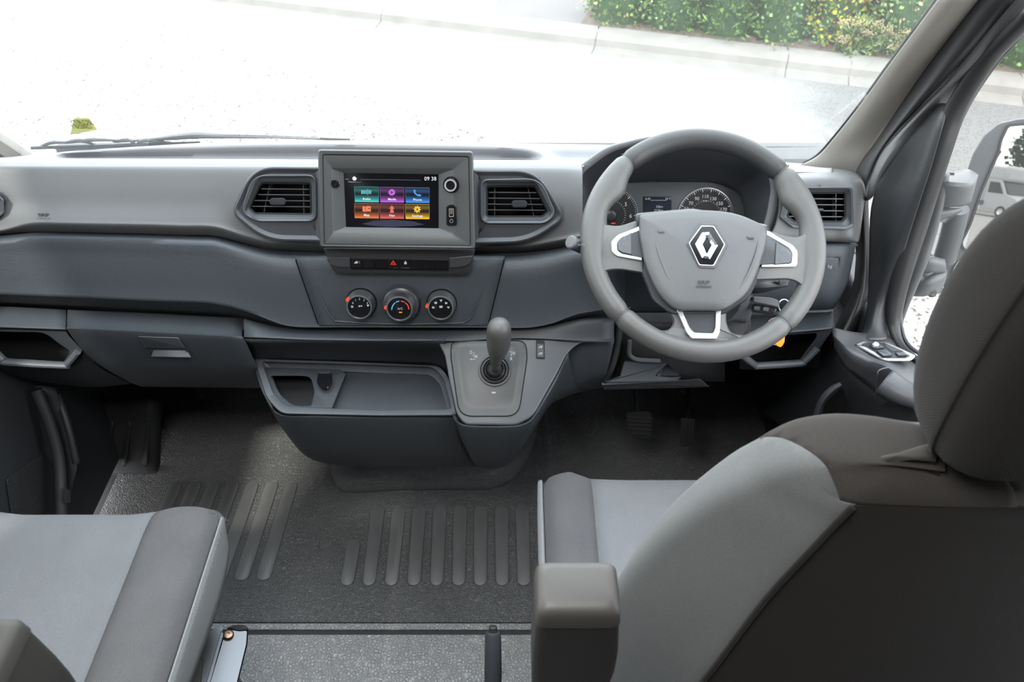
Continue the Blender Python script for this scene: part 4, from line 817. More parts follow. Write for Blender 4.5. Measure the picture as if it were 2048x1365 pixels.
rp_ = [[(1133, 706, 1.072), (1145, 693, 1.078), (1162, 684, 1.08), (1190, 681, 1.075), (1228, 681, 1.07)],
       [(1132, 714, 1.07), (1148, 702, 1.072), (1166, 693, 1.072), (1192, 690, 1.068), (1227, 690, 1.064)],
       [(1128, 745, 1.062), (1150, 738, 1.062), (1172, 734, 1.062), (1194, 731, 1.06), (1218, 729, 1.06)],
       [(1140, 768, 1.062), (1158, 766, 1.066), (1176, 764, 1.068), (1194, 763, 1.068), (1209, 762, 1.068)],
       [(1150, 778, 1.09), (1165, 780, 1.09), (1180, 779, 1.09), (1194, 778, 1.09), (1205, 776, 1.09)]]
grid('flank_panel', m_dk, rp_, cn, ku=3, kv=3, angle=60)
tube('flank_clip', m_smooth, [pt(1122, 738, 1.056), pt(1136, 727, 1.056)], [.004, .0018], cn, seg=8, flat=.5)
# rocker switch
rs = thing('rocker_switch', 'small black rocker switch with white speed symbols right of the gear lever', 'switch', GPn.hit(1080, 700))
plate('bezel', m_bmat, GPn, [(1072, 681), (1089, 682), (1090, 719), (1072, 718)], rs, -.002, .0012, r=2, bev=.6)
plate('rocker', m_satin, GPn, [(1073.5, 687), (1088, 688), (1088.5, 716), (1073.5, 715.5)], rs, .0, .004, r=1.5, bev=1)
for dv in (695, 708): plate('symbol', m_white, GPn, [(1077 + a, dv + b) for a, b in ((0, 3), (1, -1), (4, -3), (6, -2), (9, -4), (7, 0), (6, 3), (4, 0))], rs, .0038, .0043, r=0, bev=.05)
# gear selector
gs_ = thing('gear_selector', 'stubby grey gear lever in a ribbed boot on its rounded trapezoid gate plate', 'gear lever', GPn.hit(978, 770))
fG = lambda x, y: (880 + x / 5.39, 640 + y / 5.39)
pan = mp(fG, [(122, 225, 32), (925, 228, 32), (938, 420, 8), (845, 1040, 26), (210, 1040, 26), (118, 400, 8)])
A_ = rp(pan, 14, 7)
ring('gate_gap', m_gap, GPn, [(inset(A_, -1.2), -.001), (inset(A_, -1.2), .0004), (inset(A_, 2), .0004)], gs_)
ring('gate_plate', m_bez, GPn, [(A_, -.001), (A_, .0035), (inset(A_, 1.2), .0045), (scl(A_, .86), .0030), (scl(A_, .78), .0026), (scl(A_, .72), .0038)], gs_, angle=50)
bc = fG(590, 550); kg = 1 / GPn.ppm(*bc); bx0 = GPn.hit(*bc, .0025); 
prof = []; R0 = 178 / 5.39 * kg
for i, (r_, h) in enumerate(((1.0, .0), (.98, .004), (.88, .004), (.84, -.001), (.80, .006), (.70, .007), (.66, .002), (.62, .009), (.53, .011), (.49, .006), (.45, .014), (.37, .017), (.30, .016))): prof.append((R0 * r_, h * 1.0 + .0015))
lathe('boot', m_rub, bx0, GPn.n, prof, gs_, angle=60, seg=48)
kt = pt(998, 650, .955); kb_ = bx0 + GPn.n * .014
prv = [(560, 735, 11), (558, 700, 12), (555, 480, 22)]
ax = []
for u, v, hw in ((992, 740, 9.5), (992, 728, 9.8), (993, 716, 13), (995, 704, 19), (996.5, 692, 23), (997.5, 680, 24.5), (998, 668, 25), (998, 659, 24.5), (998, 653, 22), (998, 649, 17), (998, 646.8, 9), (998, 646, 2)):
    t_ = (740 - v) / 94; Y_ = kb_.y + (kt.y - kb_.y) * t_; p = pt(u, v, Y_ - .001); ax.append((p, hw / FPX * (p - CAM).dot(FW)))
tube('shift_knob', m_lea, [p for p, r_ in ax[:]], [r_ for p, r_ in ax], gs_, seg=32, angle=180)
txt('gate_lettering', 'D', *fG(335, 353), 6.2, GPn, m_white, gs_, off=.0040, sx=.8, bold=.03); txt('gate_lettering', '/', *fG(362, 375), 7.5, GPn, m_white, gs_, off=.0040, bold=.02); txt('gate_lettering', 'M', *fG(388, 398), 6.2, GPn, m_white, gs_, off=.0040, sx=.8, bold=.03)
txt('gate_lettering', 'N', *fG(796, 362), 6.2, GPn, m_white, gs_, off=.0040, sx=.8, bold=.03); txt('gate_lettering', 'R', *fG(768, 422), 6.2, GPn, m_white, gs_, off=.0040, sx=.8, bold=.03)
isG = lambda L: [fG(x, y) for x, y in L]
plate('gate_arrow', m_white, GPn, isG([(322, 427), (342, 415), (342, 424), (382, 423), (382, 430), (342, 431), (342, 439)]), gs_, .0034, .0042, r=0, bev=.05)
plate('gate_arrow', m_white, GPn, isG([(748, 342), (772, 342), (772, 375), (780, 375), (768, 392), (758, 375), (766, 375), (766, 348), (748, 348)]), gs_, .0034, .0042, r=0, bev=.05)
plate('gate_mark', m_white, GPn, isG([(558, 777), (600, 778), (600, 795), (558, 794)]), gs_, .0034, .0042, r=0, bev=.05)
# ------------------------------------------------------------------ driver side: lower ledge, pocket, column
ldp = thing('driver_pocket', 'open pocket with pale rim under the dashboard right of the steering wheel', 'storage pocket', pt(1580, 730, 1.1))
DK = Pl(pt(1580, 690, 1.075), 12)
grid('shelf_edge', m_dk, [[(1440, 628, 1.14), (1550, 626, 1.14), (1640, 622, 1.14), (1669, 619, 1.15)], [(1440, 634, 1.125), (1550, 631, 1.125), (1640, 627, 1.125), (1668, 624, 1.13)],
                          [(1440, 664, 1.08), (1550, 662, 1.08), (1640, 656, 1.08), (1669, 652, 1.085)], [(1440, 670, 1.075), (1550, 668, 1.075), (1640, 661, 1.075), (1668, 658, 1.08)]], ldp, ku=3, kv=3, angle=70)
frame('pocket_face', m_dk, DK, [(1445, 664, 2), (1668, 656, 3), (1636, 702, 5), (1608, 730, 6), (1508, 737, 6), (1470, 706, 6)], [(1480, 676, 3), (1634, 667, 8), (1632, 676, 5), (1598, 722, 4), (1516, 727, 4), (1490, 706, 4)], ldp, -.03, 0, oi=-.09, r=6)
plate('pocket_back', m_dkr, DK, [(1470, 660), (1650, 655), (1640, 735), (1480, 740)], ldp, -.1, -.088, r=4)
tube('pocket_rim', m_smooth, [DK.hit(u, v, .004) for u, v in ((1478, 706), (1494, 719), (1511, 731), (1518, 732), (1600, 727), (1609, 722), (1626, 706), (1634, 697))], .0078, ldp, seg=10, k=2, flat=.8)
kl = thing('lower_ledge', 'dark lower dash section with small tray and pale ledge left of the pedals', 'dashboard trim', pt(1300, 760, 1.1))
grid('side_wall', m_dkr, [[(1222, 640, 1.13), (1300, 645, 1.13), (1450, 650, 1.13)], [(1222, 690, 1.115), (1300, 690, 1.12), (1450, 690, 1.13)], [(1207, 762, 1.10), (1300, 764, 1.10), (1450, 764, 1.12)]], kl, ku=3, kv=3)
tube('seam_column', m_dkr, [pt(1238, 650, 1.09), pt(1232, 700, 1.08), pt(1213, 762, 1.07)], .008, kl, k=3)
LZ = Pl(pt(1290, 740, 1.06), 62)
plate('ledge', m_dk, LZ, [(1205, 766, 2), (1240, 752, 2), (1248, 722, 4), (1338, 728, 3), (1312, 751, 3), (1368, 756, 3), (1335, 764, 3)], kl, -.012, 0, r=3, bev=2)
plate('ledge_lip', m_smooth, Pl(pt(1280, 764, 1.045), 60), [(1203, 765), (1370, 758), (1350, 763), (1204, 771)], kl, -.008, 0, r=2, bev=1)
plate('ledge_underside', m_dkr, Pl(pt(1280, 772, 1.05), 5), [(1203, 769), (1352, 762), (1400, 758), (1420, 775), (1208, 780)], kl, -.03, 0, r=2)
tube('small_tray_rim', m_smooth, [pt(u, v, 1.07) for u, v in ((1260, 682), (1258, 706), (1266, 716), (1280, 720), (1320, 722))], .0045, kl, k=3, seg=8)
plate('small_tray', m_bmat, Pl(pt(1290, 700, 1.08), 15), [(1258, 680), (1330, 684), (1330, 722), (1264, 718)], kl, -.01, 0, r=5)
# steering column shroud, stalks, key
sc_ = thing('steering_column', 'dark plastic steering column shroud behind the wheel hub', 'steering column', pt(1420, 640, 1.08))
tube('shroud', m_satin, [pt(1405, 470, 1.14), pt(1405, 520, 1.10), pt(1405, 570, 1.03), pt(1405, 600, .99)], [.07, .072, .070, .062], sc_, seg=24, k=3)
grid('shroud_lower', m_smooth, [[(1440, 585, 1.00), (1475, 585, .995), (1507, 592, 1.02), (1509, 600, 1.06)], [(1440, 620, 1.0), (1475, 618, 1.0), (1503, 618, 1.02), (1505, 620, 1.06)], [(1440, 650, 1.01), (1470, 642, 1.02), (1494, 648, 1.05), (1498, 650, 1.08)]], sc_, ku=3, kv=3)
lathe('column_boot', m_bmat, pt(1460, 646, 1.05), (0, -.5, .6), [(.0, -.05), (.036, -.05), (.038, 0), (.03, .008), (.0, .01)], sc_)
st = thing('light_stalk', 'round-ended grey indicator stalk left of the steering wheel', 'stalk', pt(1140, 485, 1.0))
a = pt(1141, 484, 1.0); b = pt(1235, 528, 1.06)
lathe('stalk_body', m_smooth, a, (b - a), [(.0095, 0), (.0108, .001), (.0108, .03), (.0098, .033), (.0094, .036), (.0092, .10)], st)
lathe('end_cap', m_up, a, (b - a), [(.002, -.0012), (.0085, -.0008), (.0094, .0004)], st)
SPL = Pl(pt(1158, 486, .99), 30)
txt('stalk_marks', 'O=', 1157, 481, 4.5, SPL, m_white, st, off=.002); txt('stalk_marks', 'AUTO', 1163, 490, 3.4, SPL, m_white, st, off=.001)
wsx = thing('wiper_stalk', 'dark wiper stalk end with pale cap seen through the right opening of the wheel', 'stalk', pt(1570, 567, 1.05))
grid('stalk_arm', m_satin, [[(1500, 560, 1.04), (1530, 560, 1.04), (1560, 560, 1.045), (1579, 562, 1.05)], [(1502, 576, 1.035), (1530, 576, 1.035), (1560, 573, 1.04), (1576, 572, 1.05)], [(1505, 588, 1.05), (1530, 585, 1.05), (1560, 577, 1.05), (1574, 574, 1.055)]], wsx, ku=3, kv=2, thick=.01)
plate('pale_cap', m_smooth, Pl(pt(1566, 566, 1.03), 20), [(1557, 558), (1578, 559), (1575, 572), (1560, 574)], wsx, -.01, .001, r=2)
key = thing('key_fob', 'folding grey key fob in the ignition with button pad facing down', 'key', pt(1530, 612, 1.0))
KF = Pl(pt(1530, 612, 1.005), 30)
plate('fob_shell', m_smooth, KF, [(1506, 593, 3), (1545, 596, 6), (1559, 602, 5), (1557, 616, 5), (1543, 612, 5), (1506, 605, 3)], key, -.008, .002, r=4, bev=2)
plate('fob_lower', m_black, KF, [(1504, 608, 3), (1543, 614, 4), (1554, 620, 5), (1551, 627, 5), (1535, 629, 4), (1503, 624, 3)], key, -.01, -.001, r=4, bev=1.5)
for du in (0, 18): plate('fob_button', m_satin, KF, [(1508 + du, 612 + du * .1), (1520 + du, 613 + du * .1), (1519 + du, 622 + du * .1), (1507 + du, 620 + du * .1)], key, -.002, .0006, r=2, bev=.8)
rr_ = [KF.hit(1568 + 11 * math.cos(a * .3), 612 + 13 * math.sin(a * .3), -.002 + .004 * math.sin(a * .6)) for a in range(21)]
kr = tag(tube('key_ring', m_chr, rr_, .0009, None, seg=8, closed=True), 'thin metal split ring hanging from the key fob', 'key ring')
tg = thing('key_tag', 'small pink and orange key tag hanging behind the lower wheel rim', 'key tag', pt(1550, 690, 1.0))
m_or = M('orange_tag', (.95, .25, .01), .35); m_pk = M('pink_tag', (.75, .42, .38), .35)
TGP = Pl(pt(1550, 670, 1.0), 20)
plate('orange_leaf', m_or, TGP, [(1554, 672, 2), (1570, 668, 3), (1569, 685, 4), (1562, 696, 4), (1553, 692, 4), (1548, 684, 2)], tg, -.0012, .0012, r=3, bev=.8)
plate('pink_leaf', m_pk, TGP, [(1536, 642, 3), (1550, 634, 3), (1556, 650, 2), (1562, 676, 3), (1556, 692, 4), (1546, 690, 3), (1540, 670, 3)], tg, -.004, -.0016, r=3, bev=.8)
tube('chain', m_chr, [KF.hit(1562, 622), KF.hit(1556, 630, -.002), TGP.hit(1549, 640)], .0014, tg, seg=6, k=3)
# ------------------------------------------------------------------ instrument cluster
ic_ = thing('instrument_cluster', 'instrument cluster under a deep hood with two round dials and a small display', 'instrument cluster', pt(1350, 470, 1.25))
CF = Pl(pt(1350, 400, 1.275), 26); CH = Pl(pt(1350, 380, 1.205), 34)
o1 = [(1190, 500, 8), (1150, 470, 18), (1142, 345, 22), (1212, 294, 26), (1300, 272, 30), (1500, 274, 30), (1548, 330, 22), (1560, 380, 14), (1552, 430, 14), (1528, 490, 8)]
i1 = [(1196, 494, 8), (1170, 466, 18), (1160, 352, 20), (1222, 304, 26), (1305, 283, 28), (1490, 285, 26), (1532, 335, 20), (1541, 378, 14), (1532, 430, 14), (1515, 484, 8)]
f1 = [(1216, 486, 8), (1196, 460, 14), (1188, 395, 18), (1222, 369, 16), (1300, 365, 10), (1430, 366, 26), (1475, 385, 26), (1486, 412, 10), (1488, 440, 10), (1480, 484, 8)]
def ring3(name, mat, specs, par, **k):
    vs = []; fs = []; n = None
    for pl, poly, off in specs:
        n = len(poly); vs += [pl.hit(p[0], p[1], off) for p in poly]
    for r in range(len(specs) - 1):
        for i in range(n): fs.append((r * n + i, r * n + (i + 1) % n, (r + 1) * n + (i + 1) % n, (r + 1) * n + i))
    return mesh(name, vs, fs, mat, par, **k)
O1 = rp(o1, 10, 6); I1 = rp(i1, 10, 6); F1 = rp(f1, 10, 6)
ring3('hood', m_up, [(CH, inset(O1, -2), -.05), (CH, inset(O1, -1), -.004), (CH, O1, 0), (CH, inset(O1, 2), .001), (CH, inset(I1, -5), 0), (CH, inset(I1, -1), -.004)], ic_, angle=60)
ring3('hood_inner', m_satin, [(CH, inset(I1, -1), -.0045), (CH, I1, -.006), (CF, inset(F1, -9), .03), (CF, inset(F1, -3), .004), (CF, inset(F1, -1), 0)], ic_, angle=50)
plate('face', M('cluster_face', (.045, .050, .055), .45), CF, inset(F1, -4), ic_, -.006, 0, r=0, bev=.2)
fC = lambda x, y: (1130 + x / 4.357, 330 + y / 4.357)
def gauge(cu, cv, ru, a0, a1, n, big, nums, needle, nm):
    k = 1 / CF.ppm(cu, cv); c = CF.hit(cu, cv); r0 = ru * k
    g = lathe('dial', m_bmat, CF.hit(cu, cv, .0), CF.n, [(r0, 0), (r0, .001), (r0 * .1, .001)], ic_, seg=56); g['label'] = nm
    lathe('dial_ring', m_chr2, c, CF.n, [(r0 * 1.03, 0), (r0 * 1.02, .003), (r0 * .985, .003), (r0 * .98, 0)], g, cap=False, seg=56)
    vs = []; fs = []
    for i in range(n + 1):
        a = R(a0 + (a1 - a0) * i / n); L = .86 if i % big == 0 else .91; w_ = .022 if i % big == 0 else .010
        d = CF.x * math.cos(a) + CF.y * math.sin(a); s = CF.y * math.cos(a) - CF.x * math.sin(a); q = len(vs); z = CF.n * .0014
        vs += [c + d * r0 * L + z - s * r0 * w_ * .3, c + d * r0 * .965 + z - s * r0 * w_, c + d * r0 * .965 + z + s * r0 * w_, c + d * r0 * L + z + s * r0 * w_ * .3]; fs.append((q, q + 1, q + 2, q + 3))
    for i in range(n + 1):
        if i % 2: continue
        a = R(a0 + (a1 - a0) * i / n); d = CF.x * math.cos(a) + CF.y * math.sin(a); s = CF.y * math.cos(a) - CF.x * math.sin(a); q = len(vs); z = CF.n * .0014
        vs += [c + d * r0 * .52 + z - s * r0 * .006, c + d * r0 * .57 + z - s * r0 * .006, c + d * r0 * .57 + z + s * r0 * .006, c + d * r0 * .52 + z + s * r0 * .006]; fs.append((q, q + 1, q + 2, q + 3))
    mesh('scale_marks', vs, fs, m_white, g, recalc=False)
    for s_, x, y, h in nums: txt('numeral', s_, *fC(x, y), h, CF, m_white, g, off=.0015, ext=.0001)
    if needle is not None:
        a = R(needle); d = CF.x * math.cos(a) + CF.y * math.sin(a)
        lathe('hub_cap', m_satin, c, CF.n, [(r0 * .2, .002), (r0 * .19, .008), (r0 * .12, .0095), (0.001, .0095)], g, seg=24)
        tube('needle', m_red, [c + CF.n * .007 - d * r0 * .1, c + CF.n * .006 + d * r0 * .34], [.0012, .0008], g, seg=6)
    return g
gauge(1221, 431, 54, 225, -45, 60, 10, [('5', 530, 345, 7.2), ('6', 572, 447, 7.2), ('4', 440, 275, 7.2)], 218, 'rev counter dial with white numerals 5 and 6')
gauge(1410, 432, 55, 215, -35, 52, 4, [('50', 1058, 385, 6.4), ('70', 1097, 336, 6.4), ('90', 1150, 296, 6.4), ('110', 1222, 277, 6.4), ('130', 1290, 297, 6.4), ('150', 1346, 338, 6.4), ('170', 1381, 390, 6.4), ('km/h', 1222, 314, 3.2)], 205, 'speedometer dial with white numerals 50 to 170')
dsp = plate('trip_display', M('trip_display', (.012, .014, .020), .2), CF, mp(fC, [(680, 276), (928, 278), (928, 470), (680, 470)]), ic_, -.002, .001, r=1, bev=.3)
m_lcd = emis('lcd_text', (.55, .58, .75), .8)
for s_, x, y, h in (('6:34', 722, 296, 4.0), ('24°C', 900, 296, 4.0), ('22km', 824, 365, 4.2), ('22.8km', 816, 398, 4.2)): txt('display_text', s_, *fC(x, y), h, CF, m_lcd, dsp, off=.0014, ext=.0001)
plate('display_line', m_lcd, CF, [fC(x, y) for x, y in ((745, 307), (885, 308), (885, 311), (745, 310))], dsp, .001, .0014, r=0, bev=.05)
plate('warning_lamp', emis('red_lamp', (.9, .04, .02), 1), CF, [fC(x, y) for x, y in ((402, 504), (440, 504), (440, 516), (402, 516))], ic_, .001, .0016, r=1, bev=.2)
# ------------------------------------------------------------------ steering wheel
WC = CAM + ray(1405, 485) * 1.229; WP = Pl(WC, 55)
sw = thing('steering_wheel', 'grey leather three-spoke steering wheel with chrome diamond emblem on the hub', 'steering wheel', WC)
Rm, rt = .1765, .0168
def ang(u, v):
    d = WP.hit(u, v) - WC; return math.atan2(d.dot(WP.y), d.dot(WP.x))
def bump(x, c, w_): 
    d = (x - c + math.pi) % (2 * math.pi) - math.pi; return math.exp(-(d / w_) ** 2)
aL1, aR1 = ang(1238, 385), ang(1572, 400); aL, aR = ang(1205, 470), ang(1605, 500)
def arcpart(name, a0, a1, mat, lab=None):
    n = max(8, int((a1 - a0) / R(3))); vs = []; fs = []; m_ = 20
    for i in range(n + 1):
        a = a0 + (a1 - a0) * i / n; e = min((a - a0), (a1 - a)); g = 1 - .16 * math.exp(-(e / .006) ** 2)
        win = rt * (1 + .85 * bump(a, aL1, .17) + .85 * bump(a, aR1, .17) + .55 * bump(a, aL, .22) + .55 * bump(a, aR, .22)); 
        for s in range(m_):
            t = 2 * math.pi * s / m_; cx = math.cos(t); rr_ = Rm + (rt if cx > 0 else win) * cx * g
            vs.append(WC + (WP.x * math.cos(a) + WP.y * math.sin(a)) * rr_ + WP.n * rt * 1.08 * math.sin(t) * g)
    for i in range(n):
        for s in range(m_): fs.append((i * m_ + s, i * m_ + (s + 1) % m_, (i + 1) * m_ + (s + 1) % m_, (i + 1) * m_ + s))
    fs += [tuple(range(m_)), tuple(range(n * m_, (n + 1) * m_))]
    return mesh(name, vs, fs, mat, sw, angle=50)
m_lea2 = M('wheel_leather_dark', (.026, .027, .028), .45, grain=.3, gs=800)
sTL, sTR, sBL, sBR = ang(1252, 322), ang(1563, 345), ang(1238, 636), ang(1571, 652)
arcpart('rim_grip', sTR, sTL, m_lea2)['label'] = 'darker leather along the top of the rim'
arcpart('rim_grip', sTL, sBL + (2 * math.pi if sBL < sTL else 0), m_lea)
arcpart('rim_grip', sBL + (2 * math.pi if sBL < 0 else 0), sBR + 2 * math.pi if sBR < 0 else sBR, m_lea)
arcpart('rim_grip', sBR, sTR, m_lea)
for s_ in (sTL, sTR, sBL, sBR):
    P_ = [WC + (WP.x * math.cos(s_) + WP.y * math.sin(s_)) * (Rm + (rt * .97) * math.cos(t) * (1.12 if math.cos(t) < 0 else 1)) + WP.n * rt * 1.05 * math.sin(t) for t in [i * math.pi / 10 for i in range(20)]]
    tube('rim_seam', m_satin, P_, .0006, sw, seg=6, closed=True)
fw_ = lambda x, y: (1100 + x / 2.438, 230 + y / 2.438)
def wl(L): return mp(fw_, L)
plate('spoke', m_lea, WP, wl([(205, 520, 10), (265, 535, 14), (335, 545, 20), (440, 510, 4), (470, 600, 4), (462, 775, 4), (340, 755, 16), (275, 760, 20), (220, 790, 14), (195, 640, 10)]), sw, -.012, .012, r=8, bev=3, bo=.003, angle=60)
plate('spoke', m_lea, WP, wl([(1050, 560, 4), (1140, 590, 20), (1215, 598, 16), (1262, 560, 8), (1290, 620, 8), (1290, 780, 8), (1240, 850, 8), (1205, 815, 14), (1160, 803, 16), (1000, 808, 4), (1010, 650, 4)]), sw, -.012, .012, r=8, bev=3, bo=.003, angle=60)
plate('spoke', m_lea, WP, wl([(560, 935, 4), (862, 935, 4), (858, 1010, 10), (880, 1068, 22), (960, 1075, 20), (940, 1120, 10), (500, 1110, 10), (500, 1050, 20), (580, 1052, 22), (605, 1010, 10)]), sw, -.012, .008, r=8, bev=4, bo=.005, angle=60)
plate('hub_backing', m_satin, WP, wl([(410, 480), (700, 455), (1075, 540), (1065, 640), (1010, 820), (965, 900), (850, 975), (590, 975), (500, 910), (440, 760)]), sw, -.03, .012, r=12, bev=3, bo=.004)
fr1 = plate('switch_frame', m_chr, WP, wl([(440, 541, 2), (330, 586, 5), (298, 618, 5), (300, 668, 5), (325, 690, 5), (450, 712, 2)]), sw, .004, .0155, r=4, bev=1.5)
plate('switch_face', m_satin, WP, wl([(450, 556, 2), (345, 598, 5), (325, 625, 5), (327, 660, 5), (348, 677, 5), (460, 699, 2)]), fr1, .012, .0165, r=4, bev=.8)
b1 = plate('switch_button', m_smooth, WP, wl([(397, 574, 2), (340, 606, 5), (329, 628, 3), (331, 658, 3), (350, 671, 4), (398, 681, 2)]), fr1, .014, .0185, r=3, bev=1)
txt('symbol', '+', *fw_(364, 606), 6, WP, m_white, b1, off=.019); txt('symbol', '-', *fw_(364, 657), 6, WP, m_white, b1, off=.019); txt('symbol', 'O', *fw_(364, 632), 5.5, WP, m_white, b1, off=.019, sx=1.3)
fr2 = plate('switch_frame', m_chr, WP, wl([(1055, 562, 2), (1188, 636, 6), (1210, 668, 5), (1207, 742, 8), (1030, 744, 2), (1040, 650, 2)]), sw, .004, .0155, r=4, bev=1.5)
plate('switch_face', m_satin, WP, wl([(1040, 572, 2), (1168, 648, 5), (1184, 672, 4), (1180, 726, 6), (1020, 732, 2), (1030, 650, 2)]), fr2, .012, .0165, r=4, bev=.8)
b2 = plate('switch_button', m_smooth, WP, wl([(1102, 622, 2), (1160, 654, 4), (1176, 676, 4), (1172, 722, 5), (1096, 730, 2)]), fr2, .014, .0185, r=3, bev=1)
txt('symbol', 'R', *fw_(1130, 664), 5.5, WP, m_white, b2, off=.019, bold=.02); txt('symbol', 'O', *fw_(1128, 706), 5.5, WP, m_white, b2, off=.019, bold=.02)
Qo = wl([(612, 938), (665, 1062), (690, 1092), (812, 1094), (828, 1060), (834, 945)]); Qi = wl([(640, 938), (680, 1035), (702, 1060), (795, 1064), (806, 1035), (808, 945)])
frame('lower_trim', m_chr, WP, Qo, Qi, sw, .004, .013, r=4, bev=1.2)
plate('lower_insert', m_satin, WP, Qi, sw, .004, .010, r=4, bev=.8)
hub = rp(wl([(432, 487, 8), (700, 460, 40), (905, 475, 40), (1062, 548, 12), (1052, 640, 10), (1000, 800, 20), (955, 885, 24), (845, 958, 16), (605, 955, 16), (525, 875, 24), (465, 745, 20), (436, 600, 8)]), 12, 6)
# domed airbag pad: nested outlines, raised towards the middle
hc = fw_(760, 690); rings = [(hub, .006), (hub, .020), (inset(hub, 1.5), .0235), (inset(hub, 4), .0262)]
for f_, h in ((.80, .0285), (.60, .031), (.40, .0325), (.2, .0335)): rings.append(([(hc[0] + (p[0] - hc[0]) * f_, hc[1] + (p[1] - hc[1]) * f_) for p in hub], h))
pad = ring('airbag_cover', m_pad, WP, rings, sw, cap0=True, angle=70)
tube('cover_crease', m_pad, [WP.hit(*fw_(x, y), h) for x, y, h in ((505, 560, .0262), (525, 660, .0285), (570, 780, .0285), (620, 870, .0268))], [.0008, .0018, .0018, .0006], sw, k=4, seg=8)
tube('cover_crease', m_pad, [WP.hit(*fw_(x, y), h) for x, y, h in ((1020, 580, .0262), (1005, 680, .0285), (960, 790, .0285), (905, 870, .0268))], [.0008, .0018, .0018, .0006], sw, k=4, seg=8)
fe_ = lambda x, y: (1130 + x / 4.357, 330 + y / 4.357)
def we(L): return mp(fe_, L)
hx = [(1175, 505), (1308, 505), (1425, 700), (1312, 908), (1165, 902), (1056, 690)]; hx2 = [(1188, 528), (1298, 532), (1396, 693), (1298, 882), (1168, 876), (1078, 682)]; hx3 = [(1192, 538), (1293, 541), (1387, 694), (1292, 873), (1173, 867), (1086, 683)]
plate('emblem_seat', m_pad, WP, we(hx), sw, .028, .0352, r=5, bev=2, bo=.002)
frame('emblem_rim', m_chr, WP, we(hx2), we(hx3), sw, .034, .0368, r=3, bev=.4)
plate('emblem_field', m_black, WP, we(hx3), sw, .034, .0357, r=3, bev=.3)
d0 = [(1196, 590), (1258, 587), (1332, 700), (1262, 822), (1196, 812), (1135, 690)]; d2 = [(1234, 632), (1240, 632), (1279, 700), (1240, 772), (1232, 772), (1197, 692)]
dm = [(1216, 610), (1249, 609), (1306, 700), (1250, 797), (1214, 792), (1166, 691)]
ring('diamond_emblem', M('emblem_chrome', (.75, .76, .78), .22, metal=1), WP, [(we(d0), .0355), (we(d0), .038), (we(dm), .0415), (we(d2), .0380), (we(d2), .0355)], sw, cap1=False, angle=5)
txt('airbag_lettering', 'SRP', *fw_(750, 818), 7.5, WP, m_satin, sw, off=.0330, sx=1.45); txt('airbag_lettering', 'AIRBAG', *fw_(750, 838), 4.6, WP, m_satin, sw, off=.0326, sx=1.35)
for x, y in ((543, 571), (978, 600)):
    plate('horn_mark', m_satin, WP, [fw_(x + a, y + b) for a, b in ((-16, -8), (-12, -2), (14, -3), (18, 4), (4, 6), (-10, 4), (-14, 2))], sw, .024, .0312, r=0, bev=.1)
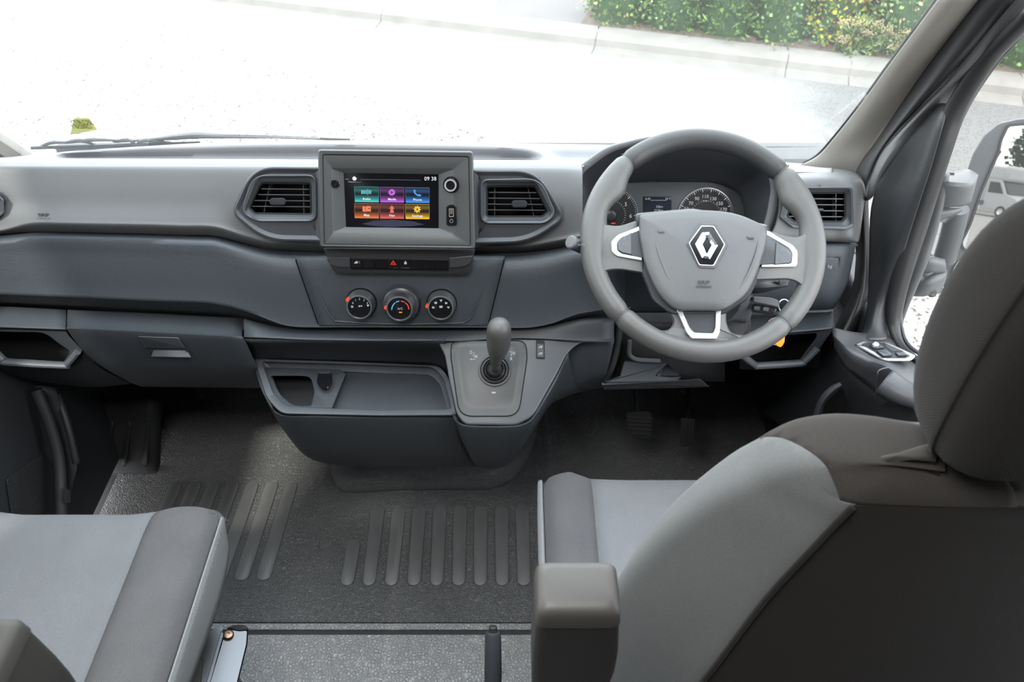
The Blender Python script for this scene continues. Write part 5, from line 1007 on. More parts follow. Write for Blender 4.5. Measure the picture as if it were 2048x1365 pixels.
# ================================================================== SEATS
def rsec(x0, x1, y0, y1, z, r, n=6, taper=0):
    """horizontal rounded section; taper narrows the back edge (small y)"""
    c = [(x1, y1), (x0, y1), (x0 + taper, y0), (x1 - taper, y0)]; return [Vector((p[0], p[1], z)) for p in rp([(a, b, r) for a, b in c], r, n)]
def loftv(name, mat, secs, par, caps=True, **k):
    n = len(secs[0]); vs = [v for s in secs for v in s]; fs = []
    for i in range(len(secs) - 1):
        for j in range(n): fs.append((i * n + j, i * n + (j + 1) % n, (i + 1) * n + (j + 1) % n, (i + 1) * n + j))
    if caps: fs += [tuple(range(n)), tuple(range((len(secs) - 1) * n, len(secs) * n))]
    return mesh(name, vs, fs, mat, par, **k)
def cushion(t, x0, x1, y0, y1, zt, bw, sw_l, sw_r):
    """seat cushion: light centre panel, two raised bolsters, pale side skirts with stitching"""
    def net(fx, par, name, mat):
        rows = []
        for y in [y1 + .012, y1 + .006, y1 - .01, y1 - .04, y1 - .12, (y0 + y1) / 2, y0 + .1, y0]:
            f = min(1, max(0, (y1 + .012 - y) / .05)); drop = (1 - math.sqrt(max(0, 1 - (1 - f) ** 2))) * .05 if f < 1 else 0
            if y > y1 + .011: drop = .09
            r_ = []
            for x in fx:
                s = min(abs(x - x0), abs(x - x1)); zb = .018 * min(1, max(0, (bw + .01 - s) / .05)) - .022 * max(0, 1 - s / .025) ** 2
                if y > y1 + .011 and s < .03: zb += .055
                yy = y - (.012 if s < .03 else 0) * max(0, 1 - s / .03) + (0.004 if s < bw else 0)
                r_.append(Vector((x, yy, zt + zb - drop - .0)))
            rows.append(r_)
        return grid(name, mat, rows, par, ku=2, kv=3, W=True, thick=.02, angle=180)
    c0, c1 = x0 + bw, x1 - bw
    net([c0 + (c1 - c0) * i / 6 for i in range(7)], t, 'seat_panel', m_fl)
    net([x0, x0 + .006, x0 + .02, x0 + .045, x0 + bw * .7, x0 + bw], t, 'bolster', m_fd); net([x1 - bw, x1 - bw * .7, x1 - .045, x1 - .02, x1 - .006, x1], t, 'bolster', m_fd)
    for xs, sg in ((x0, -1), (x1, 1)):
        zz = zt - .006
        rows = [[Vector((xs, y1 - .01, zz)), Vector((xs, y1 - .1, zz)), Vector((xs, (y0 + y1) / 2, zz)), Vector((xs, y0, zz))],
                [Vector((xs + sg * .003, y1 - .01, zz - .012)), Vector((xs + sg * .005, y1 - .1, zz - .014)), Vector((xs + sg * .005, (y0 + y1) / 2, zz - .014)), Vector((xs + sg * .004, y0, zz - .014))],
                [Vector((xs - sg * .008, y1 - .02, zz - .10)), Vector((xs - sg * .004, y1 - .1, zz - .11)), Vector((xs - sg * .012, (y0 + y1) / 2, zz - .11)), Vector((xs - sg * .022, y0, zz - .11))]]
        sk = grid('side_skirt', m_sk, rows, t, ku=4, kv=3, W=True, thick=.006, angle=180)
        tube('piping', m_sk, [Vector((xs + sg * .002, y, zz + .001)) for y in (y1 - .012, y1 - .1, (y0 + y1) / 2, y0)], .0022, sk, seg=6, k=3)
        for i in range(34):
            y = y1 - .03 - i * .0115
            if y < y0: break
            p = Vector((xs + sg * .0042, y, zz - .0095)); tube('stitch', m_fl, [p, p + Vector((sg * .001, -.006, 0))], .0009, sk, seg=5)
    box('cushion_base', m_dkr, (x0 + .03, y0, zt - .14), (x1 - .03, y1 - .05, zt - .05), t, bevel=.02)
    box('seat_plinth', m_armd, (x0 + .07, y0 + .02, .004), (x1 - .07, y1 - .20, zt - .17), t, bevel=.02)
    box('slide_rail', m_satin, (x0 + .05, y0 + .02, zt - .17), (x1 - .05, y1 - .14, zt - .14), t, bevel=.004)
ps = thing('car_seat', 'passenger seat with pale blue-grey cushion and charcoal bolsters, at the lower left', 'seat', (-.745, .5, .004))
# outline of the passenger cushion in the picture fixes its edges
cushion(ps, -1.0, -.492, .26, .772, .548, .115, 0, 0)
ds = thing('car_seat', 'driver seat in the right foreground with grey side bolster, dark shoulder and headrest', 'seat', (.31, .5, .004))
cushion(ds, .054, .565, .26, .845, .548, .085, 0, 0)
m_cen = fabric('grey_shoulder_cloth', (.045, .043, .041), (.085, .082, .08), 260)
def backrest(t, cx, full=True):
    # z, half width front, half width back, y front, y back
    S = [(.58, .285, .23, .46, .30), (.68, .288, .23, .475, .31), (.80, .282, .205, .485, .33), (.90, .264, .175, .483, .345), (1.00, .232, .145, .478, .36), (1.07, .195, .117, .472, .37), (1.10, .172, .105, .468, .374)]
    light = []; 
    def sec(z, a, b, yf, yb, k=1):
        P = [(cx + a, yf - .05, .02), (cx + a * .86, yf + .01, .03), (cx, yf - .012, .06), (cx - a * .86, yf + .01, .03), (cx - a, yf - .05, .02), (cx - b, yb, .012), (cx, yb - .006, .05), (cx + b, yb, .012)]
        return [Vector((p[0], p[1], z)) for p in rp(P, .02, 5)]
    T = [(1.118, .160, .100, .465, .374), (1.136, .142, .090, .459, .378), (1.149, .115, .072, .450, .388), (1.156, .075, .045, .438, .402), (1.158, .03, .02, .426, .412)]
    secs = [sec(*s) for s in S + T]
    secs = [list(x) for x in zip(*[spline(list(c), 3) for c in zip(*secs)])]
    n = len(secs[0]); seg = 6
    # the whole body as one closed surface, then cut along its seams into cloth pieces
    bm = bmesh.new(); LY = bm.faces.layers.int.new('strip'); V = [[bm.verts.new(v) for v in s] for s in secs]
    for i in range(len(secs) - 1):
        for q in range(n): bm.faces.new((V[i][q], V[i][(q + 1) % n], V[i + 1][(q + 1) % n], V[i + 1][q]))[LY] = q
    bm.faces.new(V[0]); bm.faces.new(V[-1]); bmesh.ops.recalc_face_normals(bm, faces=bm.faces)
    def cut(co, no): bmesh.ops.bisect_plane(bm, geom=bm.verts[:] + bm.edges[:] + bm.faces[:], plane_co=co, plane_no=no)
    cA, nA = Vector((.228, .46, 1.1)), Vector((1, .53, .0)).normalized(); cB, nB = Vector((.335, .448, 1.14)), Vector((1, 1.0, 0)).normalized(); cZ = Vector((0, .37, 1.128))
    nZ = Vector((0, .25, 1)).normalized()
    cut(cA, nA); cut(cB, nB); cut(cZ, nZ); bm.normal_update()
    b5 = [s[5 * seg + 3] for s in secs]; b7 = [s[7 * seg + 3] for s in secs]
    def part_of(f):
        c = f.calc_center_median(); up_ = (c - cZ).dot(nZ) > 0; N = f.normal
        zi = min(range(len(secs)), key=lambda i: abs(secs[i][0].z - c.z)); xl, xr = b5[zi].x, b7[zi].x; yb = (b5[zi].y)
        if up_ and (c - cA).dot(nA) > 0: return 'shoulder_cap' if (c - cB).dot(nB) < 0 else 'shoulder_centre'
        q = f[LY]
        if 5 * seg + 3 <= q < 7 * seg + 3: return 'back_panel'
        if c.z < 1.085 and q >= 8 * seg - 2 or c.z < 1.085 and q < 4 * seg - 1 and abs(c.x - cx) < .15: return 'front_panel'
        return 'side_bolster' if c.x < cx else 'side_bolster.001'
    G = {}
    for f in bm.faces: G.setdefault(part_of(f), []).append(f)
    MT = {'shoulder_cap': m_cap, 'shoulder_centre': m_cen, 'back_panel': m_fk, 'front_panel': m_fl, 'side_bolster': m_fs, 'side_bolster.001': m_fs}
    for nm, F in G.items():
        ix = {}; vs = []; fs = []
        for f in F:
            for v in f.verts:
                if v not in ix: ix[v] = len(vs); vs.append(v.co.copy())
            fs.append([ix[v] for v in f.verts])
        o = mesh(nm.split('.')[0], vs, fs, MT[nm], t, angle=180, recalc=False)
        mo = o.modifiers.new('thickness', 'SOLIDIFY'); mo.thickness = .008; mo.offset = -1
        if nm == 'shoulder_cap': o['label'] = 'dark brown-black cloth on the shoulder'
    bm.free()
    tube('seam', m_fk, [p + Vector((-.001, -.001, 0)) for p in b5 if p.z < 1.125], .0028, t, seg=6)
    for sx_ in (-.02, .09): lathe('headrest_post', m_chr2, (cx + sx_, .415, 1.15), (0, -.06, 1), [(.0065, 0), (.0065, .12)], t, seg=16)
    H = []
    for z, a, yf, yb in ((1.162, .065, .430, .385), (1.166, .085, .446, .372), (1.185, .102, .458, .358), (1.23, .112, .466, .350), (1.29, .116, .468, .346), (1.345, .113, .462, .346), (1.38, .103, .450, .350), (1.402, .082, .435, .362), (1.409, .05, .42, .38)):
        H.append([Vector((p[0] + .054, p[1], z)) for p in rp([(cx + a, yf, .045), (cx - a, yf, .045), (cx - a, yb, .045), (cx + a, yb, .045)], .04, 6)])
    H = [list(x) for x in zip(*[spline(list(c), 3) for c in zip(*H)])]
    hr = loftv('headrest', m_fk, H, t, angle=180)
    j = [i for i in range(len(H[0])) if True]
    side = [s[min(range(len(s)), key=lambda q: (s[q].x - (cx - .2)) ** 2 + (s[q].y - .345) ** 2)] for s in H[2:-3]]
    tube('headrest_seam', m_fk, side, .0028, hr, seg=6)
backrest(ds, .375)
def armrest(t, x0, x1, yb, yf, zt, name='armrest', mc=None):
    S = []
    def sec(z, a0, a1, b, f): return [Vector((p[0], p[1], z)) for p in rp([(a1, f, .008), (a0, f, .008), (a0, b, .008), (a1, b, .008)], .008, 5)]
    low = [sec(zt - .34, x0 + .014, x1 - .03, yb + .0, yf), sec(zt - .22, x0 + .002, x1 - .012, yb - .004, yf), sec(zt - .10, x0 - .002, x1 + .003, yb - .004, yf), sec(zt - .022, x0, x1, yb, yf)]
    low = [list(x) for x in zip(*[spline(list(c), 3) for c in zip(*low)])]
    a = loftv(name, m_armd, low, t, angle=50)
    cap = [sec(zt - .021, x0 - .001, x1 + .001, yb - .001, yf + .001), sec(zt - .008, x0, x1, yb, yf), sec(zt - .002, x0 + .003, x1 - .003, yb + .003, yf - .003), sec(zt, x0 + .008, x1 - .008, yb + .009, yf - .009)]
    loftv('armrest_cap', mc or m_arm, cap, a, angle=60)
    return a
m_arm2 = M('armrest_brown_grey', (.020, .019, .017), .6, grain=.15, gs=500)
armrest(ds, .0185, .083, .288, .335, 1.112)
armrest(ps, -.463, -.390, .240, .305, 1.078, mc=m_arm2)
lathe('armrest_pivot', m_armd, (.05, .31, .78), (1, 0, 0), [(.03, -.03), (.032, -.026), (.032, .045), (.03, .05)], ds, seg=24)
# steel seat bracket
br = thing('seat_bracket', 'bare metal seat bracket with a bronze bolt beside the passenger cushion', 'bracket', (-.5, .6, .2))
BZ = Pl(ptz(460, 1300, .33), n=(.25, .04, 1))
box('stand_foot', m_satin, (-.60, .36, .004), (-.49, .62, .30), br, bevel=.01)
ring('inner_plate', m_steel, BZ, [(rp(q, 4, 4), o) for q, o in (([(436, 1254), (446, 1256), (438, 1300), (404, 1420), (340, 1420), (372, 1330), (392, 1305), (394, 1290), (398, 1275)], -.004), ([(436, 1254), (446, 1256), (438, 1300), (404, 1420), (340, 1420), (372, 1330), (392, 1305), (394, 1290), (398, 1275)], 0))], br, cap0=True)
plate('side_lever', m_armd, BZ, [(385, 1302, 3), (398, 1314, 4), (408, 1322, 4), (396, 1420), (360, 1420)], br, -.0, .012, r=4, bev=2)
q = [(447, 1268, 3), (456, 1256, 6), (487, 1255, 8), (497, 1262, 5), (495, 1290, 4), (462, 1425, 2), (400, 1425, 2)]
plate('channel_bar', m_steel, BZ, q, br, -.03, .006, r=4, bev=3, bo=.003)
plate('channel_edge', m_steel, BZ, [(442, 1262), (448, 1268), (404, 1425), (396, 1425)], br, -.02, .010, r=1, bev=.8)
plate('rubber_end', m_bmat, BZ, [(452, 1258, 3), (466, 1251, 4), (490, 1251, 6), (499, 1260, 4), (480, 1262, 3)], br, -.01, .009, r=4, bev=1.5)
u, v = 456.5, 1272; kk = 1 / BZ.ppm(u, v)
lathe('bolt', m_bolt, BZ.hit(u, v, .006), BZ.n, [(10.8 * kk, 0), (10.8 * kk, .003), (8.5 * kk, .006), (5 * kk, .007), (3.4 * kk, .007), (3.2 * kk, .004), (.0002, .004)], br, seg=24)
# handbrake
hb = thing('handbrake_lever', 'upright dark handbrake lever with round button between the seats', 'handbrake', ptz(985, 1400, .3))
a = ptz(986, 1253, .50); b = ptz(986, 1420, .40); dirv = (a - b).normalized()
lathe('grip', m_satin, b, dirv, [(.0122, -.05), (.0135, 0), (.0138, (a - b).length * .5), (.0128, (a - b).length - .016), (.0112, (a - b).length - .010), (.0078, (a - b).length - .009)], hb, seg=28)
lathe('release_button', m_armd, b, dirv, [(.0066, (a - b).length - .012), (.0066, (a - b).length - .002), (.005, (a - b).length), (.0003, (a - b).length)], hb, seg=20)
box('lever_base', m_dkr, (-.07, .25, .004), (.01, .55, .12), hb, bevel=.01)
# pedals
bp_ = thing('brake_pedal', 'square ribbed rubber brake pedal on a thin arm', 'pedal', pt(1280, 875, 1.22))
PPl = Pl(pt(1280, 850, 1.22), 35)
plate('pad', m_rub, PPl, [(1252, 824, 5), (1298, 823, 5), (1306, 845, 10), (1302, 870, 8), (1290, 878, 5), (1266, 877, 5), (1256, 855, 8)], bp_, -.010, 0, r=5, bev=1.5)
for v0 in range(826, 874, 8): plate('tread_rib', m_rub, PPl, [(1254 + (v0 - 824) * .2, v0), (1303, v0), (1304, v0 + 5.5), (1255 + (v0 - 824) * .2, v0 + 5.5)], bp_, -.001, .004, r=1.5, bev=1)
tube('arm', m_chr2, [PPl.hit(1275, 835, -.01), pt(1272, 810, 1.27), pt(1271, 796, 1.30), pt(1270, 770, 1.36)], [.006, .005, .004, .005], bp_, k=3, seg=10)
ap = thing('accelerator_pedal', 'narrow accelerator pedal with lengthwise grooves right of the brake', 'pedal', pt(1374, 890, 1.2))
APl = Pl(pt(1374, 865, 1.20), 35)
plate('pad', m_rub, APl, [(1362, 836, 4), (1390, 838, 4), (1391, 860, 8), (1387, 888, 5), (1380, 894, 4), (1364, 894, 4), (1358, 884, 4), (1360, 860, 6)], ap, -.010, 0, r=4, bev=1.5)
for i in range(4): u0 = 1361 + i * 7; plate('tread_rib', m_rub, APl, [(u0 + 2, 842), (u0 + 6.5, 842), (u0 + 5.5, 889), (u0 + 1, 889)], ap, -.001, .003, r=1, bev=.8)
tube('arm', m_bmat, [APl.hit(1374, 850, -.012), pt(1376, 800, 1.30), pt(1376, 775, 1.38)], .006, ap, k=3)
# ================================================================== DRIVER DOOR
dd = thing('door_1', 'driver door inner panel, grey, with armrest ledge and window frame', 'door', (.66, .9, .04), kind='structure')
box('lower_panel', m_doord, (.665, .0, .03), (.72, 1.30, .70), dd, bevel=.01)
box('top_rail', m_head, (.68, .0, 1.62), (.74, .95, 2.08), dd, bevel=.01); box('rear_post', m_head, (.70, -.10, .7), (.78, .24, 2.08), dd, bevel=.01)
# window frame strip (grey) and its outer black seal
rows = [[(2030, -25, 1.07), (2055, -25, 1.05), (2090, -25, 1.04), (2120, -25, 1.05)],
        [(1908, 146, 1.145), (1940, 126, 1.12), (1985, 112, 1.11), (2010, 112, 1.12)],
        [(1834, 222, 1.19), (1856, 210, 1.165), (1900, 178, 1.15), (1938, 165, 1.15)],
        [(1769, 298, 1.215), (1790, 284, 1.19), (1836, 246, 1.18), (1885, 225, 1.18)],
        [(1744, 352, 1.215), (1757, 344, 1.19), (1780, 322, 1.185), (1850, 310, 1.20)],
        [(1731, 402, 1.215), (1738, 398, 1.195), (1755, 390, 1.19), (1800, 380, 1.21)]]
grid('window_frame', m_up, rows, dd, ku=4, kv=4, angle=180)
tri = Pl(pt(1800, 400, 1.155), n=(-1, -.35, .12))
rows = [[(1866, 214, 1.180), (1878, 207, 1.165), (1892, 207, 1.155), (1897, 212, 1.155)],
        [(1820, 262, 1.190), (1852, 250, 1.165), (1878, 240, 1.135), (1890, 240, 1.13)],
        [(1768, 345, 1.185), (1815, 340, 1.16), (1846, 335, 1.12), (1862, 335, 1.11)],
        [(1742, 415, 1.175), (1780, 420, 1.15), (1815, 420, 1.11), (1835, 420, 1.10)],
        [(1738, 520, 1.15), (1762, 520, 1.13), (1780, 520, 1.10), (1804, 520, 1.09)],
        [(1735, 600, 1.12), (1748, 600, 1.09), (1762, 600, 1.08), (1783, 598, 1.08)],
        [(1728, 650, 1.08), (1740, 652, 1.05), (1760, 654, 1.045), (1776, 652, 1.06)],
        [(1722, 672, 1.03), (1736, 678, 1.01), (1758, 680, 1.01), (1774, 678, 1.02)]]
grid('mirror_corner_trim', M('corner_trim_dark', (.022, .023, .025), .42, grain=.2, gs=700), rows, dd, ku=4, kv=4, angle=180)
def pyx(L): return [pt(u, v, y) for u, v, y in L]
tube('window_seal', m_seal, pyx([(2075, 18, 1.02), (1993, 98, 1.10), (1943, 165, 1.13), (1908, 225, 1.14), (1884, 290, 1.13), (1858, 370, 1.12), (1832, 450, 1.11), (1806, 540, 1.09), (1790, 610, 1.07), (1788, 655, 1.05), (1802, 692, 1.01), (1830, 718, .97), (1870, 745, .93), (1960, 800, .86)]), [.014, .014, .016, .018, .019, .019, .018, .016, .012, .008, .007, .007, .007], dd, k=4, flat=.7, seg=12, angle=180)
tube('seal_lip', m_door, pyx([(2075, 38, 1.03), (2008, 108, 1.11), (1960, 172, 1.14), (1926, 232, 1.15), (1902, 296, 1.14), (1878, 372, 1.13), (1850, 460, 1.12), (1820, 550, 1.10), (1803, 615, 1.08), (1802, 650, 1.06), (1814, 686, 1.02), (1844, 712, .98), (1885, 738, .94)]), .0035, dd, k=4, seg=8, angle=180)
gq = [pt(2075, 38, 1.03), pt(1943, 172, 1.14), pt(1890, 300, 1.14), pt(1830, 480, 1.11), pt(1795, 640, 1.06), pt(1835, 715, .98), pt(1990, 815, .85), pt(2300, 1000, .62), pt(2600, 800, .5), pt(2500, 0, .6)]
gp = Pl(gq[2], n=(gq[0] - gq[4]).cross(gq[6] - gq[4]))
if gp.n.dot(CAM - gp.o) < 0: gp = Pl(gq[2], n=-gp.n)
ga = [gp.hit(u, v) for u, v in ((2075, 38), (1943, 172), (1890, 300), (1830, 480), (1795, 640), (1835, 715), (1990, 815), (2300, 950), (2400, 700), (2300, 0))]
slab('window_glass', m_glass2, ga, gp.n, .004, dd, angle=20)
# armrest ledge, inner face, switch plate, grab handle
grid('armrest_ledge', m_door, [[(1664, 655, 1.05), (1704, 664, 1.03), (1775, 674, 1.03), (1812, 704, 1.0), (1850, 728, .965), (1890, 752, .93), (1990, 815, .85), (2100, 880, .78)],
                            [(1666, 664, 1.03), (1700, 690, .985), (1745, 710, .965), (1785, 728, .94), (1825, 752, .915), (1865, 785, .885), (1960, 850, .80), (2060, 930, .72)],
                            [(1668, 676, 1.01), (1696, 704, .965), (1735, 726, .945), (1770, 742, .925), (1812, 772, .895), (1850, 805, .862), (1940, 875, .775), (2040, 960, .70)],
                            [(1668, 694, 1.02), (1688, 735, .97), (1728, 765, .95), (1757, 790, .935), (1797, 820, .91), (1840, 850, .87), (1920, 910, .79), (2020, 990, .71)]], dd, ku=3, kv=3, angle=60)
grid('inner_skin', m_doord, [[(1662, 640, 1.20), (1675, 680, 1.08), (1700, 742, .99), (1757, 790, .95), (1840, 850, .885), (1960, 940, .79)],
                             [(1600, 740, 1.26), (1640, 780, 1.12), (1680, 812, 1.02), (1750, 855, .965), (1830, 900, .90), (1930, 980, .81)],
                             [(1520, 820, 1.32), (1560, 850, 1.18), (1630, 890, 1.05), (1710, 930, .98), (1800, 980, .92), (1900, 1050, .84)]], dd, ku=3, kv=3, angle=80)
gh = tube('grab_handle', m_door, pyx([(1768, 762, .905), (1800, 782, .885), (1840, 800, .86), (1880, 828, .82), (1925, 862, .775), (1980, 905, .73)]), [.026, .024, .021, .020, .020, .020], dd, k=4, seg=16, flat=.8, angle=180)
tube('handle_joint', m_smooth, pyx([(1778, 735, .918), (1760, 740, .915), (1754, 752, .913), (1752, 792, .923)]), .0012, gh, k=3, seg=6)
ph = tube('pocket_lip', m_door, pyx([(1682, 768, .965), (1664, 778, .965), (1645, 798, .965), (1634, 825, .97), (1630, 850, .97)]), [.004, .006, .007, .008, .008], dd, k=4, seg=10, flat=.6)
plate('pocket_opening', m_gap, Pl(pt(1665, 810, .985), n=(-.8, -.5, .3)), [(1684, 774, 3), (1694, 800, 8), (1690, 850, 6), (1640, 850, 4), (1650, 806, 8)], dd, -.004, .001, r=4)
wsw = thing('window_switch_panel', 'silver-edged panel of window and mirror switches on the driver door ledge', 'switch panel', ptz(1770, 702, .76))
SZ = Pl(pt(1765, 705, .968), n=(-.12, -.10, 1))
plate('plate', m_chr2, SZ, [(1708, 690, 4), (1732, 682, 6), (1772, 683, 8), (1833, 712, 8), (1822, 722, 8), (1768, 723, 8)], wsw, -.012, .006, r=6, bev=2.5)
plate('black_field', m_satin, SZ, [(1722, 689, 3), (1740, 685, 4), (1768, 686, 4), (1822, 712, 4), (1812, 717, 4), (1772, 717, 4)], wsw, .004, .0068, r=4, bev=.6)
plate('glossy_insert', m_black, SZ, [(1766, 686, 2), (1808, 703, 2), (1784, 703, 3), (1774, 696, 3)], wsw, .005, .0074, r=2, bev=.4)
for L, nm in (([(1738, 690), (1760, 689), (1768, 696), (1748, 698)], 'mirror_adjuster'), ([(1752, 701), (1772, 699), (1786, 711), (1766, 713)], 'window_switch'), ([(1790, 704), (1808, 703), (1816, 711), (1796, 712)], 'window_switch')):
    b_ = plate(nm, m_smooth, SZ, L, wsw, .005, .0105, r=3, bev=1.2)
lathe('mirror_knob', m_chr2, SZ.hit(1750, 692, .009), SZ.n, [(.006, 0), (.0055, .005), (.003, .007)], wsw, seg=16)
# ================================================================== OUTSIDE OF THE CAB: mirror, wiper, sticker
mo_ = thing('door_mirror', 'large grey door mirror on two arms outside the driver window, reflecting a white motorhome', 'mirror', pt(1900, 590, 1.25))
fM = lambda x, y: (1780 + x / 2.731, 160 + y / 2.731)
u, v = 1997, 428; Mp = pt(u, v, 1.27); dv = (Mp - CAM).normalized(); rv = Vector((.095, -1, -.0265)).normalized(); nm_ = -(dv - rv).normalized()
MP = Pl(Mp, n=nm_)
ho_ = [fM(x, y) for x, y in ((900, 200), (700, 210), (590, 235), (515, 300), (455, 400), (400, 560), (330, 830), (290, 1010), (285, 1120), (330, 1180), (480, 1260), (800, 1300), (950, 1000))]
A_ = rp([p + (8,) for p in ho_], 8, 5)
gi = [fM(x, y) for x, y in ((900, 245), (720, 247), (648, 254), (612, 330), (598, 400), (560, 480), (505, 610), (440, 800), (395, 885), (400, 915), (430, 938), (600, 950), (880, 960))]
C1 = rp([p + (6,) for p in gi], 6, 5)
ring('housing', m_mirh, MP, [(inset(A_, 5), -.09), (inset(A_, 1), -.06), (A_, -.02), (A_, .004), (inset(A_, 2.5), .008), (inset(A_, 5), .008)], mo_, cap0=True, cap1=True, angle=50)
ring('mirror_glass', m_mir, MP, [(C1, .006), (C1, .0095), (inset(C1, .8), .010)], mo_, angle=8)
ring('glass_surround', m_seal, MP, [(inset(C1, -4), .007), (inset(C1, -3), .012), (inset(C1, -.5), .012), (C1, .0095)], mo_, cap1=False)
lm = [fM(x, y) for x, y in ((335, 1130), (345, 1030), (375, 985), (430, 975), (800, 985), (800, 1240), (480, 1200), (350, 1150))]
C2 = rp([p + (5,) for p in lm], 5, 5)
ring('wide_angle_glass', m_mir, Pl(MP.hit(1930, 540), n=(nm_ + Vector((.05, 0, .16)))), [(C2, .006), (C2, .0115), (inset(C2, .8), .012)], mo_, angle=8)
def arm(L, L2, name): 
    return grid(name, m_mirh, [L, L2], mo_, ku=4, kv=2, thick=.05, angle=60)
grid('upper_arm', m_mirh, [[(1868, 348, 1.20), (1900, 345, 1.19), (1935, 338, 1.19), (1957, 350, 1.20)], [(1868, 358, 1.16), (1900, 364, 1.14), (1940, 366, 1.14), (1954, 362, 1.17)], [(1866, 384, 1.16), (1900, 390, 1.14), (1935, 390, 1.14), (1947, 386, 1.17)], [(1864, 412, 1.17), (1895, 414, 1.15), (1925, 413, 1.15), (1942, 404, 1.18)]], mo_, ku=3, kv=3, thick=.04, angle=40)
grid('upper_bracket', m_mirh, [[(1850, 412, 1.17), (1890, 417, 1.16), (1926, 415, 1.18)], [(1848, 428, 1.16), (1885, 430, 1.15), (1922, 424, 1.17)], [(1850, 458, 1.17), (1862, 450, 1.16), (1878, 443, 1.17)]], mo_, ku=3, kv=3, thick=.04, angle=60)
tube('mount_plate', m_mirh, pyx([(1886, 345, 1.16), (1872, 400, 1.16), (1856, 460, 1.155), (1836, 520, 1.14), (1815, 575, 1.13), (1798, 640, 1.10), (1796, 690, 1.06)]), [.016, .02, .022, .024, .022, .012, .006], mo_, k=4, flat=.6, angle=180)
grid('lower_bracket', m_mirh, [[(1838, 512, 1.16), (1862, 512, 1.15), (1890, 519, 1.17)], [(1838, 526, 1.14), (1862, 524, 1.13), (1892, 532, 1.15)], [(1830, 548, 1.15), (1862, 548, 1.14), (1892, 545, 1.16)]], mo_, ku=3, kv=3, thick=.04, angle=60)
grid('lower_arm', m_mirh, [[(1838, 548, 1.17), (1866, 548, 1.15), (1895, 540, 1.17)], [(1824, 570, 1.15), (1858, 568, 1.13), (1892, 558, 1.15)], [(1810, 590, 1.16), (1845, 594, 1.14), (1882, 585, 1.16)]], mo_, ku=3, kv=3, thick=.05, angle=60)
tube('arm_strut', m_mirh, pyx([(1915, 418, 1.22), (1903, 470, 1.22), (1888, 520, 1.22)]), .02, mo_, k=3)
# motorhome standing behind, seen in the mirror
def reflect_ground(u, v, off=.01):
    p = MP.hit(u, v, off); d = (p - CAM).normalized(); r = d - MP.n * 2 * d.dot(MP.n); return p, r
p, r = reflect_ground(1996, 436); hit = p + r * ((GZ - p.z) / r.z); print('camper base', hit)
mh = thing('motorhome', 'white motorhome standing on the gravel, reflected in the driver door mirror', 'motorhome', (hit.x, hit.y, GZ))
ca = Vector((r.x, r.y, 0)).normalized(); sd = Vector((ca.y, -ca.x, 0)) # along view, sideways
S_ = (hit - CAM).length / 23.0
th_ = R(55); ax_ = (sd * -math.cos(th_) - ca * math.sin(th_)); 
# vehicle local frame: X forward, Y left, Z up
fx = Vector((math.cos(R(42)), math.sin(R(42)), 0)); lx = Vector((-fx.y, fx.x, 0))
MM = Matrix((fx, lx, Vector((0, 0, 1)))).transposed().to_4x4(); MM.translation = Vector((hit.x, hit.y, GZ)) - lx * .98 - fx * 1.15
m_cw = M('off_white_paint', (.33, .33, .33), .35)
def vb(name, mat, lo, hi, par=mh, bevel=.06): return box(name, mat, lo, hi, par, bevel=bevel, M=MM)
if False: pass
vb('body', m_cw, (-5.6, -1.05, .55), (-.1, 1.05, 2.95)); vb('overcab', m_cw, (-.2, -1.0, 2.0), (1.0, 1.0, 2.9), bevel=.2)
def prism(name, mat, prof, y0, y1, par, bevel=.04):
    vs = [MM @ Vector((x, y0, z)) for x, z in prof] + [MM @ Vector((x, y1, z)) for x, z in prof]; n = len(prof)
    return mesh(name, vs, [tuple(range(n)), tuple(range(n, 2 * n))] + [(i, (i + 1) % n, n + (i + 1) % n, n + i) for i in range(n)], mat, par, bevel=bevel)
prism('cab', m_cw, [(-.2, .40), (2.0, .40), (2.05, .95), (1.85, 1.15), (1.2, 1.35), (.75, 2.1), (-.2, 2.15)], -.98, .98, mh)
prism('windscreen', m_black, [(1.24, 1.34), (.80, 2.06), (.83, 2.08), (1.28, 1.36)], -.85, .85, mh, 0)
for y in (-1.0, .985): prism('cab_window', m_black, [(.1, 1.35), (1.05, 1.35), (.68, 1.95), (.1, 1.95)], y, y + .015, mh, 0)
for y in (-1.06, 1.05): vb('side_window', m_black, (-2.6, y, 1.6), (-1.2, y + .01, 2.2), bevel=0)
vb('bumper', m_satin, (1.9, -.95, .35), (2.1, .95, .75)); vb('side_stripe', M('dark_stripe', (.05, .06, .10), .4), (-5.5, -1.055, .62), (.0, 1.055, .85), bevel=0)
for x in (1.15, -3.6):
    for y, s_ in ((-.98, -1), (.98, 1)):
        c_ = MM @ Vector((x, y, .34)); w__ = lathe('wheel', m_bmat, c_, lx * s_, [(.12, -.2), (.33, -.19), (.34, -.15), (.34, -.02), (.31, .02), (.20, .0)], mh, seg=28)
        lathe('rim', m_chr2, c_, lx * s_, [(.20, -.02), (.19, .015), (.07, .0), (.05, .03), (.01, .03)], w__, seg=20)
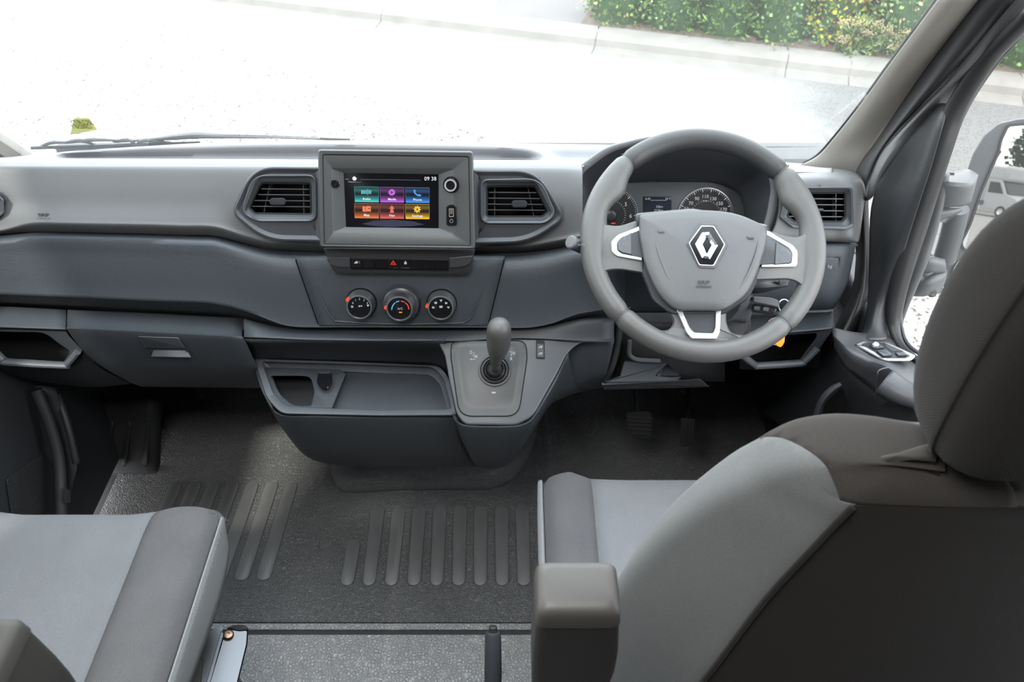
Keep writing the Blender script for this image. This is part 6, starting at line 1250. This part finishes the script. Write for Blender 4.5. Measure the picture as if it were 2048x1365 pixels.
# tall trees standing behind the motorhome, also only seen in the mirror
def tree(p, rad, h, label):
    t = thing('tree', label, 'tree', p, group='trees behind the motorhome'); vs = []; fs = []; mi = []
    for i in range(5200):
        th = random.uniform(0, 6.283); z = random.random(); q = math.sin(math.pi * (.12 + .82 * z)) ** .6 * random.uniform(.8, 1.05) * (1 + .15 * math.sin(4 * th + 7 * z))
        c = Vector(p) + Vector((math.cos(th) * rad * q, math.sin(th) * rad * q, h * (.18 + .82 * z))); d = Vector([random.uniform(-1, 1) for _ in range(3)]).normalized(); s_ = d.cross(Vector((.3, .5, .8))).normalized()
        L = .38; k = len(vs); vs += [c, c + d * L * .5 + s_ * .2, c + d * L, c + d * L * .5 - s_ * .2]; fs.append((k, k + 1, k + 2, k + 3)); mi.append(random.choice((0, 2, 2, 3)))
    o = mesh('foliage', vs, fs, LG[0], t, angle=180, recalc=False); o['kind'] = 'stuff'
    for m in LG[1:]: o.data.materials.append(m)
    o.data.polygons.foreach_set('material_index', mi)
    lathe('trunk', m_soil, p, (0, 0, 1), [(.22, 0), (.16, h * .3), (.1, h * .6)], t, seg=10)
    lathe('crown_core', LG[2], p, (0, 0, 1), [(.1, h * .2), (rad * .75, h * .35), (rad * .8, h * .6), (rad * .5, h * .85), (.1, h * .93)], t, seg=14)
for i, (da, db_, rr_, hh) in enumerate(((-4.5, 13, 3.0, 7.5), (3.2, 15, 3.2, 8.5), (10.6, 13, 3.0, 7.8))):
    tree(Vector((hit.x, hit.y, GZ)) + ca * db_ + Vector((1, 0, 0)) * da, rr_, hh, ('dark green tree behind the rear of the motorhome', 'tall green tree behind the middle of the motorhome', 'broad green tree beyond the motorhome cab')[i])
# wiper on the windscreen and the yellow sticker
wp = thing('windscreen_wiper', 'black windscreen wiper arm and blade resting along the bottom of the windscreen', 'wiper', ws(-.8, .84, -.03))
WO = Pl(WS.o - WS.n * .03, n=WS.n if WS.n.dot(CAM - WS.o) > 0 else -WS.n)
W1 = lambda u, v, o=0: wsp(u, v, -.015 + o)
tube('blade', m_bmat, [W1(62, 296), W1(160, 293), W1(300, 289), W1(400, 286)], .0035, wp, k=3, seg=6)
tube('arm', m_satin, [W1(230, 283, -.01), W1(300, 279, -.01), W1(345, 274, -.012), W1(390, 270.5, -.012), W1(440, 272, -.01), W1(540, 275, -.005), W1(640, 278, 0)], [.004, .005, .009, .011, .008, .003, .003], wp, k=3, seg=8, flat=.6)
tube('arm_rod', m_bmat, [W1(420, 271, -.01), W1(520, 273, -.008), W1(640, 277.5, -.006), W1(700, 280, -.004)], .0028, wp, k=3, seg=6)
for (a, b, c_) in (((78, 295), (100, 286), (130, 285)), ((130, 285), (160, 281), (192, 290)), ((225, 283), (255, 280), (272, 289)), ((272, 289), (290, 281), (345, 286)), ((130, 286), (180, 280), (235, 281))):
    tube('yoke', m_bmat, [W1(*a, -.004), W1(*b, -.006), W1(*c_, -.004)], [.003, .006, .003], wp, k=3, seg=6, flat=.6)
stk = thing('windscreen_sticker', 'small yellow-green sticker low on the passenger side of the windscreen', 'sticker', wsp(165, 262))
m_stk = M('sticker_yellow', (.25, .25, .11), .6); m_stk.node_tree.nodes['Principled BSDF'].inputs['Transmission Weight'].default_value = 0
WN = Pl(wsp(165, 255), n=WS.n if WS.n.dot(CAM - WS.o) > 0 else -WS.n)
m_stk.node_tree.nodes['Principled BSDF'].inputs['Emission Strength'].default_value = 0
mm_ = m_stk.node_tree; tl_ = mm_.nodes.new('ShaderNodeBsdfTranslucent'); tl_.inputs[0].default_value = (.24, .24, .12, 1); ad_ = mm_.nodes.new('ShaderNodeAddShader')
mm_.links.new(mm_.nodes['Principled BSDF'].outputs[0], ad_.inputs[0]); mm_.links.new(tl_.outputs[0], ad_.inputs[1]); mm_.links.new(ad_.outputs[0], mm_.nodes['Material Output'].inputs[0])
plate('film', m_stk, WN, [(148, 237), (177, 236), (195, 260), (140, 270)], stk, .0005, .001, r=2, bev=.3)
m_ink = M('grey_ink', (.12, .12, .04), .6)
txt('print', 'SECURITY', 163, 245.5, 4.5, WN, m_ink, stk, off=.0016, sx=-.38); txt('print', 'CE00258 Y', 163, 254, 4.0, WN, m_ink, stk, off=.0016, sx=-.38)
# ------------------------------------------------------------------ lettering becomes plain meshes
dg = bpy.context.evaluated_depsgraph_get()
for o in [o for o in sc.objects if o.type == 'FONT']:
    me = bpy.data.meshes.new_from_object(o.evaluated_get(dg)); nm = o.name; par = o.parent; ml = o.matrix_local.copy(); props = {k: o[k] for k in o.keys()}
    bpy.data.objects.remove(o); n = bpy.data.objects.new(nm, me); sc.collection.objects.link(n); n.parent = par; n.matrix_local = ml
    for k, x in props.items(): n[k] = x
